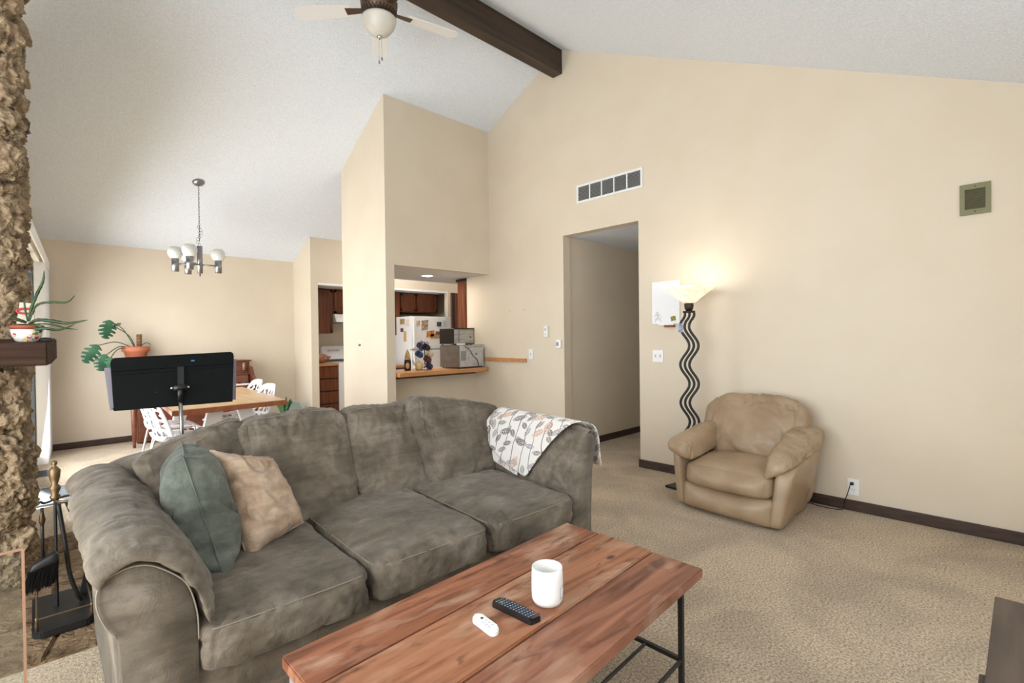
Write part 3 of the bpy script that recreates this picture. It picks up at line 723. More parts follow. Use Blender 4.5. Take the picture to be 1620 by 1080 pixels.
# ------------------------------------------------------------------ leather armchair
def leather_mat():
    m = mat('tan_leather', rgb(152, 128, 102), 0.38, rgb(176, 153, 126), 3.5, detail=5, bump=0.25, bscale=14, bdist=0.008, spec=0.5)
    return m
M_leather = leather_mat()
arm = thing('armchair', 'tan leather armchair with puffy arms against the right wall', 'armchair', (3.75, 1.45, 0))
def ac(name, bm, sub=1, m=None):
    if name == 'backrest':
        crease(bm, 0.026, (0.2, 0.25, 1), 20, 4, 0.17, 3, lambda q: max(0, (q.z-0.66)/0.14)); crease(bm, 0.022, (0, 1, 0.75), 12, 4, 0.16, 5, lambda q: max(0, (0.58-q.z)/0.2)); crease(bm, 0.008, (0.1, 0.2, 1), 9, 3, 0.14, 8)
    if name == 'arm_pad': crease(bm, 0.014, (0.25, 1, 0.1), 17, 6, 0.17, 4, lambda q: 1.0 if q.y < 1.4 else (1.0 if q.x < 3.50 else 0.25))
    o = link(name, bm, m or M_leather, arm, True)
    if sub: subsurf(o, sub)
    return o
# base front panel (bulging)
c = hx(3.355, 4.05, 1.10, 1.80, 0.012, 0.20)
for i in (0, 4): c[i] = (3.40, 1.13, c[i][2])
for i in (3, 7): c[i] = (3.46, 1.80, c[i][2])
ac('base', hexcush(c, (14, 22, 6), 12, (0.22, 0, 0), 0.002))
c = hx(3.36, 3.92, 1.14, 1.78, 0.185, 0.375)
c[0] = (3.375, 1.15, 0.185); c[3] = (3.43, 1.78, 0.185); c[4] = (3.385, 1.16, 0.345); c[7] = (3.44, 1.77, 0.345)
seat = ac('seat_cushion', hexcush(c, (22, 26, 12), 6, (0.2, 0.0, 0.45), 0.006, 5, (1, 1, 1), 31))
# backrest: rounded plump cushion leaning on the wall
c = [(3.80, 1.14, 0.34), (4.02, 1.12, 0.30), (4.02, 1.84, 0.30), (3.80, 1.80, 0.34), (3.98, 1.09, 0.80), (4.14, 1.09, 0.78), (4.14, 1.85, 0.78), (3.98, 1.83, 0.80)]
back = ac('backrest', hexcush(c, (16, 54, 44), 4.2, (0.38, 0.05, 0.12), 0.010, 5.5, (1, 1.4, 0.7), 33), 0)
# back shell and side shells
ac('back_shell', hexcush([(4.00, 1.06, 0.012), (4.12, 1.12, 0.012), (4.12, 1.84, 0.012), (4.00, 1.88, 0.012), (4.06, 1.03, 0.62), (4.19, 1.10, 0.62), (4.19, 1.86, 0.62), (4.06, 1.91, 0.62)], (8, 20, 14), 6, (0, 0, 0.1), 0.003))
c = [(3.40, 1.09, 0.012), (4.10, 1.14, 0.012), (4.08, 1.25, 0.012), (3.385, 1.165, 0.012), (3.47, 1.02, 0.40), (4.14, 1.015, 0.56), (4.08, 1.16, 0.56), (3.45, 1.14, 0.40)]
ac('side_shell', hexcush(c, (20, 8, 16), 9, (0.02, 0.5, 0), 0.003, 5, (1, 1, 1), 41))
c = [(3.445, 1.765, 0.012), (4.06, 1.74, 0.012), (4.10, 1.84, 0.012), (3.47, 1.835, 0.012), (3.46, 1.80, 0.42), (4.08, 1.80, 0.52), (4.12, 1.93, 0.52), (3.475, 1.875, 0.42)]
ac('side_shell', hexcush(c, (20, 8, 16), 9, (0.02, 0.4, 0), 0.003, 5, (1, 1, 1), 42))
# arm pads
c = [(3.43, 1.70, 0.33), (4.00, 1.68, 0.40), (4.00, 1.90, 0.44), (3.44, 1.905, 0.425), (3.415, 1.745, 0.49), (3.98, 1.70, 0.615), (4.02, 1.86, 0.58), (3.43, 1.93, 0.475)]
ac('arm_pad', hexcush(c, (44, 26, 20), 4.5, (0.05, 0.1, 0.2), 0.008, 7, (1.5, 1, 1), 43), 0)
c = [(3.45, 1.03, 0.40), (4.10, 0.985, 0.50), (4.00, 1.24, 0.38), (3.43, 1.235, 0.27), (3.46, 1.055, 0.475), (4.10, 1.00, 0.625), (4.02, 1.20, 0.64), (3.43, 1.20, 0.475)]
ac('arm_pad', hexcush(c, (48, 28, 20), 4.5, (0.06, 0.1, 0.22), 0.009, 8, (1.8, 1, 1), 44), 0)

# ------------------------------------------------------------------ torchiere floor lamp
LXc, LYc = 3.93, 1.955
lamp = thing('floor_lamp', 'black torchiere floor lamp with three wavy rods and glowing glass bowl', 'floor lamp', (LXc, LYc, 0))
M_iron = mat('black_iron', rgb(34, 32, 32), 0.4, metal=0.3)
u_ = _R2.copy(); u_.z = 0; u_.normalize()      # rods wave in a plane facing the room
LXY = Vector((LXc, LYc, 0))
link('base_plate', prism([LXY+Vector(q) for q in ((-0.17, -0.11, 0.004), (0.12, -0.13, 0.004), (0.14, 0.11, 0.004), (-0.13, 0.16, 0.004))], (0, 0, 0.018), 0.003), M_iron, lamp)
wd = Vector((0.445, -0.895, 0)).normalized()
for k in (-1, 0, 1):
    pts = []
    for j in range(91):
        z = 0.02+(1.475-0.02)*j/90
        a = 0.036*math.cos((z-1.19)/0.318*2*PI)
        if j < 4: a *= j/4
        env = min(1, (1.475-z)/0.08)
        pts.append(LXY+wd*(a*env+k*0.036)+Vector((0, 0, z)))
    link('rod', tube(pts, 0.0105, 8), M_iron, lamp, True)
link('collar', lathe([(0, 1.462), (0.048, 1.462), (0.05, 1.47), (0.048, 1.478), (0, 1.478)], LXY, 20), M_iron, lamp)
link('socket_cup', lathe([(0.0, 1.478), (0.022, 1.478), (0.032, 1.492), (0.038, 1.52), (0.038, 1.545), (0, 1.545)], LXY, 24), mat('bronze', rgb(62, 48, 38), 0.45, metal=0.5), lamp, True)
def shade_mat():
    m = bpy.data.materials.new('lit_alabaster_glass'); m.use_nodes = True; N = m.node_tree.nodes; L = m.node_tree.links; b = N['Principled BSDF']
    tc = N.new('ShaderNodeTexCoord'); mp = N.new('ShaderNodeMapping'); mp.inputs['Scale'].default_value = (1, 1, 2.0); L.new(tc.outputs['Object'], mp.inputs[0])
    n = N.new('ShaderNodeTexNoise'); n.inputs['Scale'].default_value = 22; n.inputs['Detail'].default_value = 4; n.inputs['Distortion'].default_value = 1.2; L.new(mp.outputs[0], n.inputs['Vector'])
    r = N.new('ShaderNodeValToRGB'); r.color_ramp.elements[0].position = 0.35; r.color_ramp.elements[0].color = rgb(232, 196, 160); r.color_ramp.elements[1].position = 0.6; r.color_ramp.elements[1].color = rgb(255, 240, 218)
    L.new(n.outputs['Fac'], r.inputs[0]); L.new(r.outputs[0], b.inputs['Base Color']); L.new(r.outputs[0], b.inputs['Emission Color'])
    b.inputs['Emission Strength'].default_value = 0.75; b.inputs['Roughness'].default_value = 0.4
    return m
link('glass_bowl', lathe([(0.035, 1.540), (0.06, 1.556), (0.115, 1.60), (0.165, 1.640), (0.198, 1.664), (0.203, 1.672), (0.197, 1.674), (0.16, 1.648), (0.11, 1.610), (0.058, 1.566), (0.0, 1.556)], LXY, 48), shade_mat(), lamp, True)
link('bulb', lathe([(0, 1.56), (0.016, 1.575), (0.028, 1.61), (0.02, 1.64), (0, 1.648)], LXY, 16), mat('bulb_glow', (1, 0.9, 0.75, 1), 0.5, emit=(1, 0.88, 0.7, 1), emit_s=6), lamp, True)
pd = bpy.data.lights.new('lamp_bulb_light', 'POINT'); pd.energy = 2.6; pd.color = (1, 0.94, 0.85); pd.shadow_soft_size = 0.05
po = bpy.data.objects.new('lamp_bulb_light', pd); COL.objects.link(po); po.location = (LXc, LYc, 1.69)
link('switch_tag', prism([LXY+wd*-0.075+Vector((-0.012, 0, 1.375)), LXY+wd*-0.045+Vector((-0.012, 0, 1.375)), LXY+wd*-0.045+Vector((-0.012, 0, 1.30)), LXY+wd*-0.075+Vector((-0.012, 0, 1.30))], (-0.008, 0, 0)), mat('blue_tag', rgb(70, 88, 140), 0.5, rgb(180, 190, 215), 60), lamp)

# ------------------------------------------------------------------ fittings on the right wall
def on_wall(name, label, cat, y, z): return thing(name, label, cat, (XR, y, z))
XW = XR-0.001
# return air grille
g = on_wall('return_air_grille', 'long white return air grille high above the hallway opening', 'air vent', 2.96, 2.80)
y0, y1, z0, z1 = 2.558, 3.358, 2.700, 2.892
M_gr = mat('grille_dark', rgb(70, 72, 74), 0.7)
fr = NB(); abox(fr, XW-0.014, XW, y0, y1, z0, z0+0.022); abox(fr, XW-0.014, XW, y0, y1, z1-0.022, z1); abox(fr, XW-0.014, XW, y0, y0+0.022, z0+0.022, z1-0.022); abox(fr, XW-0.014, XW, y1-0.022, y1, z0+0.022, z1-0.022)
link('frame', fr, M_white, g)
link('back', box(XW-0.003, XW, y0+0.02, y1-0.02, z0+0.02, z1-0.02), M_gr, g)
iw = (y1-y0-0.044)
for k in range(1, 5): link('divider', box(XW-0.014, XW-0.003, y0+0.022+iw*k/5-0.006, y0+0.022+iw*k/5+0.006, z0+0.02, z1-0.02), M_white, g)
sl = mat('grille_slat', rgb(150, 150, 150), 0.6)
for k in range(11):
    z = z0+0.03+0.0125*k
    link('slat', prism([(XW-0.012, y0+0.02, z), (XW-0.003, y0+0.02, z+0.008), (XW-0.003, y0+0.02, z+0.010), (XW-0.012, y0+0.02, z+0.002)], (0, y1-y0-0.04, 0)), sl, g)
# small green vent
g = on_wall('green_wall_vent', 'small square olive green vent on the right wall', 'air vent', 0.226, 2.10)
y0, y1, z0, z1 = 0.155, 0.297, 2.008, 2.199
M_ol = mat('olive_paint', rgb(124, 122, 88), 0.5); M_old = mat('olive_dark', rgb(70, 68, 44), 0.7)
fr = NB(); abox(fr, XW-0.012, XW, y0, y1, z0, z0+0.034); abox(fr, XW-0.012, XW, y0, y1, z1-0.034, z1); abox(fr, XW-0.012, XW, y0, y0+0.024, z0+0.034, z1-0.034); abox(fr, XW-0.012, XW, y1-0.024, y1, z0+0.034, z1-0.034)
link('frame', fr, M_ol, g); link('back', box(XW-0.003, XW, y0+0.02, y1-0.02, z0+0.03, z1-0.03), M_old, g)
for k in range(12):
    z = z0+0.038+0.0098*k; link('slat', box(XW-0.008, XW-0.003, y0+0.022, y1-0.022, z, z+0.0045), mat('olive_slat', rgb(92, 90, 60), 0.6), g)
for z in (z0+0.017, z1-0.017): link('screw', turned(lathe([(0, 0), (0.004, 0), (0.004, 0.002), (0, 0.002)], (0, 0, 0), 8), (XW-0.0125, (y0+y1)/2, z), 'Y', -PI/2), M_black, g)
# whiteboard with magnets
b_ = on_wall('whiteboard', 'small white dry-erase board hung behind the floor lamp', 'whiteboard', 2.33, 1.58)
link('board', prism([(XW-0.012, 2.468, 1.385), (XW-0.012, 2.19, 1.385), (XW-0.012, 2.19, 1.778), (XW-0.012, 2.468, 1.778)], (0.012, 0, 0), 0.002), mat('board_white', rgb(236, 238, 242), 0.25), b_)
sk = NB()
for k in range(6):
    cy, cz = 2.405+0.02*math.cos(k*1.3), 1.45+0.03*math.sin(k*2.1)
    atube(sk, [(XW-0.0128, cy+0.018*math.cos(q*0.5), cz+0.022*math.sin(q*0.5+k)) for q in range(13)], 0.0008, 4)
link('drawing', sk, mat('marker_grey', rgb(120, 122, 128), 0.6), b_)
mg = mat('magnet_yellow', rgb(190, 170, 40), 0.5, rgb(70, 80, 40), 90)
link('magnet', prism([(XW-0.017, 2.27, 1.405), (XW-0.017, 2.225, 1.415), (XW-0.017, 2.232, 1.455), (XW-0.017, 2.277, 1.447)], (0.005, 0, 0)), mg, b_)
link('magnet', box(XW-0.016, XW-0.012, 2.235, 2.255, 1.505, 1.525), M_plastic, b_)
link('marker_tray', box(XW-0.022, XW, 2.245, 2.40, 1.372, 1.384), M_plastic, b_)
er = link('eraser', box(XW-0.04, XW-0.005, 2.235, 2.33, 1.352, 1.372), mat('eraser_brown', rgb(130, 80, 56), 0.7), None); tag(er, 'brown felt eraser below the whiteboard', 'eraser')
# light switch plate
def plate(name, label, cat, yc, zc, w_, h_, toggles):
    t = on_wall(name, label, cat, yc, zc)
    link('plate', box(XW-0.006, XW, yc-w_/2, yc+w_/2, zc-h_/2, zc+h_/2, 0.002), M_plastic, t)
    for dy in toggles:
        link('toggle', prism([(XW-0.006, yc+dy-0.005, zc-0.012), (XW-0.006, yc+dy+0.005, zc-0.012), (XW-0.006, yc+dy+0.005, zc+0.012), (XW-0.006, yc+dy-0.005, zc+0.012)], (-0.009, 0, 0.004)), mat('toggle', rgb(205, 205, 205), 0.4), t)
    return t
plate('light_switch', 'white double light switch under the whiteboard', 'light switch', 2.415, 1.083, 0.108, 0.112, (-0.024, 0.024))
plate('light_switch', 'white single light switch at the end of the wood rail', 'light switch', 4.073, 1.072, 0.072, 0.115, (0,))
# outlet with plug and cord
t = on_wall('wall_outlet', 'white wall outlet low behind the armchair', 'outlet', 0.872, 0.172)
yo, zo = 0.872, 0.172
link('plate', box(XW-0.006, XW, yo-0.036, yo+0.036, zo-0.058, zo+0.058, 0.002), M_plastic, t)
for dz in (-0.024, 0.024):
    r = link('receptacle', box(XW-0.0075, XW-0.005, yo-0.016, yo+0.016, zo+dz-0.014, zo+dz+0.014, 0.001), M_plastic, t)
    if dz < 0:
        for dy, h in ((-0.007, 0.004), (0.007, 0.005)): link('slot', box(XW-0.0082, XW-0.007, yo+dy-0.0012, yo+dy+0.0012, zo+dz+0.002, zo+dz+0.002+h*2), M_black, r)
        link('slot', box(XW-0.0082, XW-0.007, yo-0.002, yo+0.002, zo+dz-0.009, zo+dz-0.005), M_black, r)
t = thing('electrical_cable', 'thin black lamp cord running from the wall outlet', 'cord', (XR-0.03, 0.9, 0))
link('plug', box(XW-0.03, XW-0.0075, yo-0.005, yo+0.016, zo+0.016, zo+0.036, 0.003), M_blackplastic, t)
link('cable', tube(catmull([(XW-0.028, yo+0.012, zo+0.026), (XW-0.036, yo+0.03, 0.12), (XW-0.03, yo+0.05, 0.06), (XW-0.035, yo+0.055, 0.012), (XW-0.06, yo+0.09, 0.004), (XW-0.07, yo+0.2, 0.004), (XW-0.045, yo+0.28, 0.004), (XW-0.04, 1.40, 0.004), (XW-0.06, 1.85, 0.004)], 8), 0.0028, 6), M_blackplastic, t, True)
# thermostat, remote holder, blank plate
t = on_wall('thermostat', 'white square thermostat beside the hallway opening', 'thermostat', 3.635, 1.195)
link('body', box(XW-0.022, XW, 3.598, 3.672, 1.148, 1.242, 0.006), M_plastic, t); link('screen', box(XW-0.0235, XW-0.021, 3.628, 3.662, 1.172, 1.216), mat('lcd', rgb(140, 142, 144), 0.3), t)
t = on_wall('blank_plate', 'blank white cover plate touching the thermostat', 'wall plate', 3.72, 1.196)
link('plate', box(XW-0.006, XW, 3.674, 3.768, 1.164, 1.226, 0.002), M_wall, t)
t = on_wall('fan_remote', 'slim white fan remote in a holder above the thermostat', 'remote', 3.82, 1.34)
link('holder', box(XW-0.024, XW, 3.79, 3.848, 1.275, 1.40, 0.006), M_plastic, t)
for dy, dz in ((0, 0.03), (0.01, 0.015), (-0.01, 0.015), (0, -0.035)): link('button', box(XW-0.0255, XW-0.023, 3.82+dy-0.005, 3.82+dy+0.005, 1.34+dz-0.005, 1.34+dz+0.005), mat('btn', rgb(90, 90, 94), 0.5), t)
tag(link('wood_rail', box(XW-0.018, XW, 4.147, 4.90, 0.972, 1.020, 0.003), M_butcher), 'honey coloured wood strip fixed on the wall past the counter', 'wood rail')
for y, z in ((4.43, 1.60), (4.18, 1.60)):
    tag(link('wall_anchor', box(XW-0.004, XW, y-0.006, y+0.006, z-0.008, z+0.008), mat('anchor', rgb(190, 180, 165), 0.6)), 'tiny leftover wall anchor above the wood strip, the one nearer the '+('pillar' if y > 4.3 else 'thermostat'), 'anchor', 'leftover anchors')
# phone jack on the pillar side
t = thing('phone_jack', 'small beige jack plate on the side of the pillar', 'wall plate', (2.78, 5.47, 1.2))
def pil_x(y): return 2.745+(y-4.803)*0.0552
ypj = 5.47
link('plate', box(pil_x(ypj)-0.007, pil_x(ypj)+0.002, ypj-0.05, ypj+0.03, 1.15, 1.27), mat('plate_beige', rgb(222, 212, 196), 0.5), t)
link('knob', turned(lathe([(0, 0), (0.016, 0), (0.013, 0.02), (0, 0.02)], (0, 0, 0), 12), (pil_x(ypj)-0.006, ypj, 1.205), 'Y', -PI/2), M_brushed, t)

# ------------------------------------------------------------------ stone fireplace
def stone_mat(name, c1, c2, c3, sc=9):
    m = bpy.data.materials.new(name); m.use_nodes = True; N = m.node_tree.nodes; L = m.node_tree.links; b = N['Principled BSDF']
    b.inputs['Roughness'].default_value = 0.9; b.inputs['Specular IOR Level'].default_value = 0.2
    geo = N.new('ShaderNodeNewGeometry')
    n = N.new('ShaderNodeTexNoise'); n.inputs['Scale'].default_value = sc; n.inputs['Detail'].default_value = 9; n.inputs['Roughness'].default_value = 0.68; n.inputs['Distortion'].default_value = 1.3
    L.new(geo.outputs['Position'], n.inputs['Vector'])
    r = N.new('ShaderNodeValToRGB'); e = r.color_ramp.elements; e[0].position = 0.30; e[0].color = c1; e[1].position = 0.72; e[1].color = c3; q = e.new(0.47); q.color = c2
    L.new(n.outputs['Fac'], r.inputs[0]); L.new(r.outputs[0], b.inputs['Base Color'])
    n2 = N.new('ShaderNodeTexNoise'); n2.inputs['Scale'].default_value = sc*2.5; n2.inputs['Detail'].default_value = 8; n2.inputs['Distortion'].default_value = 1.5; L.new(geo.outputs['Position'], n2.inputs['Vector'])
    bp = N.new('ShaderNodeBump'); bp.inputs['Strength'].default_value = 1.0; bp.inputs['Distance'].default_value = 0.03; L.new(n2.outputs['Fac'], bp.inputs['Height']); L.new(bp.outputs[0], b.inputs['Normal'])
    return m
M_stone = stone_mat('lava_stone', rgb(68, 57, 46), rgb(150, 129, 103), rgb(194, 174, 146), 8)
M_mortar = stone_mat('stone_mortar', rgb(84, 68, 52), rgb(130, 108, 82), rgb(160, 136, 106))
fp = thing('fireplace', 'floor-to-ceiling rough tan stone fireplace at the left edge', 'fireplace', (-0.8, 3.95, 0))
FX = -0.028
bm = NB(); abox(bm, XL+0.01, FX-0.04, 3.68, 4.34, 0, 4.08); link('core', bm, M_mortar, fp)
variants = []
for k in range(10):
    bm = NB(); bmesh.ops.create_icosphere(bm, subdivisions=5, radius=1)
    off = Vector((k*7.1, k*3.3, k*5.7))
    for v in bm.verts:
        d = v.co.normalized(); q = d*1.25+off
        v.co = d*(1+0.38*noise.noise(q)+0.26*noise.noise(q*2.6)+0.13*noise.noise(q*5.5)-0.35*max(0, 0.22-abs(noise.noise(q*2.9)))+0.05*noise.noise(q*11)+0.02*noise.noise(q*22))
    me = bpy.data.meshes.new('stone'); bm.to_mesh(me); bm.free(); me.materials.append(M_stone)
    for p in me.polygons: p.use_smooth = True
    variants.append(me)
rs = random.Random(3)
def rock(x, y, z, sx, sy, sz):
    o = bpy.data.objects.new('stone', rs.choice(variants)); COL.objects.link(o); o.parent = fp
    o.matrix_parent_inverse = Matrix.Translation(fp.location).inverted()
    o.location = (x, y, z); o.scale = (sx, sy, sz); o.rotation_euler = (rs.uniform(-0.5, 0.5), rs.uniform(-0.5, 0.5), rs.uniform(-0.5, 0.5))
z = 0.06; row = 0
while z < 4.06:
    h = rs.uniform(0.13, 0.2); x = XL+0.15+(0.08 if row % 2 else 0)
    while x < FX-0.10:
        wd_ = rs.uniform(0.16, 0.26)
        if not (-1.45 < x < -0.45 and z < 0.85): rock(x, 3.69, z, wd_*0.58, rs.uniform(0.07, 0.12), h*0.66)
        x += wd_
    rock(FX-0.075+rs.uniform(-0.012, 0.012), 3.71, z, 0.085, 0.11, h*0.68)
    for y in (3.84, 4.02, 4.22): rock(FX-0.075+rs.uniform(-0.015, 0.02), y+rs.uniform(-0.03, 0.03), z+rs.uniform(-0.04, 0.04), 0.07, 0.12, h*0.68)
    z += h; row += 1
link('firebox', box(-1.4, -0.5, 3.655, 3.70, 0.02, 0.8), M_black, fp)
# flush stone hearth, flagstones as pieces
hearth = thing('hearth', 'flush brown flagstone hearth in front of the fireplace', 'hearth', (-0.6, 3.5, 0))
M_flag = stone_mat('hearth_stone', rgb(78, 62, 48), rgb(128, 106, 82), rgb(164, 142, 114), 7)
link('mortar_bed', box(XL+0.01, 0.36, 2.72, 4.44, -0.02, 0.006), M_mortar, hearth)
xs = [-1.82, -1.42, -1.0, -0.62, -0.28, 0.04, 0.355]; ys = [2.725, 3.05, 3.36, 3.68, 4.06, 4.435]
J = {}
for i, x in enumerate(xs):
    for j, y in enumerate(ys):
        ex = i in (0, len(xs)-1); ey = j in (0, len(ys)-1)
        J[i, j] = Vector((x+(0 if ex else rs.uniform(-0.06, 0.06)), y+(0 if ey else rs.uniform(-0.06, 0.06)), 0))
for i in range(len(xs)-1):
    for j in range(len(ys)-1):
        P = [J[i, j], J[i+1, j], J[i+1, j+1], J[i, j+1]]; cc = sum(P, Vector())/4
        P = [p.lerp(cc, 0.035) for p in P]
        bm = prism([(p.x, p.y, -0.01) for p in P], (0, 0, 0.026+rs.uniform(-0.003, 0.004)), 0.006)
        link('flagstone', bm, M_flag, hearth)
# mantel beam
M_mant = mat('mantel_wood', rgb(46, 31, 23), 0.75, rgb(68, 48, 37), 4, spec=0.2, stretch=(0.5, 5, 7), detail=6, bump=0.3, bscale=6, bstretch=(0.8, 9, 9))
mtl = tag(link('mantel_shelf', prism([(-1.70, 3.34, 1.166), (0.047, 3.34, 1.166), (0.062, 3.45, 1.172), (0.088, 3.60, 1.19), (-1.70, 3.60, 1.166)], (0, 0, 0.112), 0.006), M_mant), 'dark rough-sawn wooden mantel beam on the stone fireplace', 'mantel')
MZ = 1.2785
# pot and trailing cactus on mantel
yp = 3.47
pot = thing('potted_cactus', 'strap-leaved cactus in a mosaic-painted white bowl on the mantel', 'plant', (onY(43, 540, yp).x, yp, MZ))
pc = Vector((onY(43, 540, yp).x, yp, MZ)); sc_ = 0.0026*yp/3.6*0.93
rp = 0.062
link('bowl', lathe([(0, 0.001), (0.030, 0.001), (0.044, 0.012), (0.055, 0.035), (rp, 0.068), (rp-0.004, 0.068), (0.05, 0.035), (0, 0.03)], pc, 32), mat('bowl_white', rgb(226, 222, 216), 0.35), pot, True)
cols = [rgb(206, 58, 44), rgb(200, 60, 50), rgb(120, 140, 60), rgb(206, 176, 80), rgb(60, 60, 120), rgb(90, 150, 90), rgb(214, 120, 60)]
toward = math.atan2(-pc.y, -pc.x)
for k, (da, h_, s_) in enumerate(((0.15, 0.03, 0.011), (0.75, 0.026, 0.011), (0.62, 0.046, 0.011), (-0.15, 0.014, 0.009), (0.95, 0.058, 0.010), (0.42, 0.018, 0.005), (0.40, 0.044, 0.006), (-0.9, 0.04, 0.01), (1.6, 0.03, 0.01), (2.4, 0.035, 0.01), (3.3, 0.03, 0.011))):
    a = toward+da; r_ = 0.046+(h_-0.014)*0.30; P = []
    for q in range(5):
        b2 = q*2*PI/5+k; aa = a+s_*math.cos(b2)/r_; hh = h_+s_*math.sin(b2)
        rr_ = 0.0445+max(0, (hh-0.012))*0.33+0.0012
        P.append(Vector((pc.x+rr_*math.cos(aa), pc.y+rr_*math.sin(aa), pc.z+hh)))
    link('mosaic_piece', prism(P, Vector((math.cos(a), math.sin(a), 0))*0.0015), mat('mosaic_%d' % (k % 7), cols[k % 7], 0.3), pot)
link('nursery_pot', lathe([(0, 0.036), (0.052, 0.036), (0.058, 0.072), (0.064, 0.072), (0.064, 0.088), (0.058, 0.088), (0.055, 0.078), (0, 0.078)], pc, 28), mat('terracotta', rgb(150, 74, 52), 0.7), pot, True)
M_leafd = mat('cactus_green', rgb(44, 66, 38), 0.5, rgb(70, 94, 52), 14)
def strap(pts, w0, name='leaf', parent=pot, m=M_leafd, th=0.004):
    C = catmull(pts, 8); bm = NB(); n = len(C)-1; L_ = []; view = Vector((0, 0, CAM_H))
    for i, p in enumerate(C):
        t = (C[min(i+1, n)]-C[max(i-1, 0)]).normalized(); s = t.cross((p-view).normalized()).normalized()
        nn = s.cross(t); w_ = w0*(math.sin(PI*min(1, 0.12+0.88*i/n))**0.6)*(1+0.12*math.sin(i*1.7))+0.0008
        L_.append([bm.verts.new(p+s*w_), bm.verts.new(p+nn*th), bm.verts.new(p-s*w_), bm.verts.new(p-nn*th)])
    for A, B in zip(L_, L_[1:]):
        for k in range(4): bm.faces.new([A[k], A[(k+1) % 4], B[(k+1) % 4], B[k]])
    bm.faces.new(L_[0]); bm.faces.new(L_[-1])
    return link(name, bm, m, parent, True)
def pxs(l): return [onY(u, v, y) for u, v, y in l]
strap(pxs([(46, 512, 3.47), (60, 506, 3.45), (85, 508, 3.42), (108, 511, 3.40), (139, 506, 3.38)]), 0.0075)
strap(pxs([(46, 512, 3.47), (58, 514, 3.42), (75, 520, 3.40), (96, 521, 3.39), (118, 513, 3.38)]), 0.0055)
strap(pxs([(47, 511, 3.46), (58, 520, 3.40), (70, 519, 3.38), (83, 520, 3.37)]), 0.008)
strap(pxs([(46, 508, 3.47), (58, 483, 3.47), (80, 478, 3.45), (105, 478, 3.43), (119, 467, 3.42)]), 0.0045)
strap(pxs([(45, 508, 3.48), (50, 486, 3.49), (60, 462, 3.5), (68, 445, 3.5), (70, 428, 3.5)]), 0.006)
strap(pxs([(42, 510, 3.47), (30, 506, 3.46), (16, 501, 3.46)]), 0.007)
strap(pxs([(44, 508, 3.48), (40, 490, 3.5), (38, 472, 3.5)]), 0.0035)
strap(pxs([(60, 512, 3.44), (80, 513, 3.42), (105, 519, 3.40), (123, 521, 3.38)]), 0.0035)
# greeting card behind the pot and the dark pebble
cd_ = tag(link('greeting_card', prism(pxs([(26, 512, 3.55), (54, 512, 3.55), (53, 480, 3.57), (31, 478, 3.57)]), (0, 0.012, 0)), mat('card_cream', rgb(216, 206, 188), 0.6)), 'cream card with a red picture propped behind the mantel cactus', 'card')
pr = NB(); cen_ = onY(40, 492, 3.56); 
atube(pr, [cen_+Vector((0.032*math.cos(q*2*PI/16), -0.004, 0.013*math.sin(q*2*PI/16))) for q in range(16)], 0.005, 6, closed=True)
link('red_picture', pr, mat('card_red', rgb(196, 66, 70), 0.6), cd_)
bm = NB(); bmesh.ops.create_icosphere(bm, subdivisions=3, radius=1)
for v in bm.verts: v.co = Vector((v.co.x*0.034, v.co.y*0.025, v.co.z*0.0135))*(1+0.08*noise.noise(v.co*1.5))
bm.transform(Matrix.Translation((onY(74, 536, 3.46).x-0.004, 3.47, MZ+0.0135)))
tag(link('pebble', bm, mat('dark_pebble', rgb(46, 46, 46), 0.6), smooth=True), 'smooth dark grey pebble at the end of the mantel', 'pebble')

# fireplace tool set
tb = thing('fireplace_tool_set', 'black and brass fireplace tool set standing on the hearth', 'fireplace tools', (0.08, 3.1, 0.02))
M_brass = mat('antique_brass', rgb(128, 106, 78), 0.45, metal=0.8); M_tool = mat('tool_iron', rgb(26, 26, 28), 0.5)
HZ = 0.02
bx0, bx1, by0, by1 = -0.025, 0.185, 2.90, 3.32
link('tray', prism([(bx0, by0+0.03, HZ), (bx0+0.03, by0, HZ), (bx1-0.03, by0, HZ), (bx1, by0+0.03, HZ), (bx1, by1, HZ), (bx0, by1, HZ)], (0, 0, 0.03), 0.005), M_tool, tb)
cs = [(bx0+0.015, by0+0.03), (bx1-0.015, by0+0.03), (bx1-0.015, by1-0.02), (bx0+0.015, by1-0.02)]
for x, y in cs: link('rail_post', lathe([(0, 0.03), (0.006, 0.03), (0.005, 0.045), (0.007, 0.055), (0.004, 0.07), (0.006, 0.085), (0, 0.09)], (x, y, HZ), 10), M_brass, tb, True)
for a, b2 in zip(cs, cs[1:]+cs[:1]): link('rail', tube([(a[0], a[1], HZ+0.078), (b2[0], b2[1], HZ+0.078)], 0.0035, 6), M_brass, tb)
px0, py0 = 0.060, 3.14
link('pole', tube([(px0, py0, HZ+0.03), (px0, py0, 0.60)], 0.0065, 8), M_tool, tb)
link('finial', lathe([(0, 0.545), (0.013, 0.545), (0.02, 0.565), (0.012, 0.575), (0.022, 0.60), (0.02, 0.61), (0.011, 0.62), (0.019, 0.65), (0.022, 0.685), (0.012, 0.70), (0.006, 0.705), (0.011, 0.716), (0.009, 0.726), (0, 0.732)], (px0, py0, 0), 18), M_brass, tb, True)
link('hook_ring', tube([(px0+0.055+0.055*math.cos(q), py0-0.0+0.055*math.sin(q), 0.545) for q in [i*2*PI/20 for i in range(20)]], 0.006, 6, closed=True), M_brass, tb, True)
link('hook', tube(catmull([(px0, py0, 0.55), (px0-0.035, py0-0.02, 0.545), (px0-0.052, py0-0.03, 0.558)], 5), 0.005, 6), M_tool, tb, True)
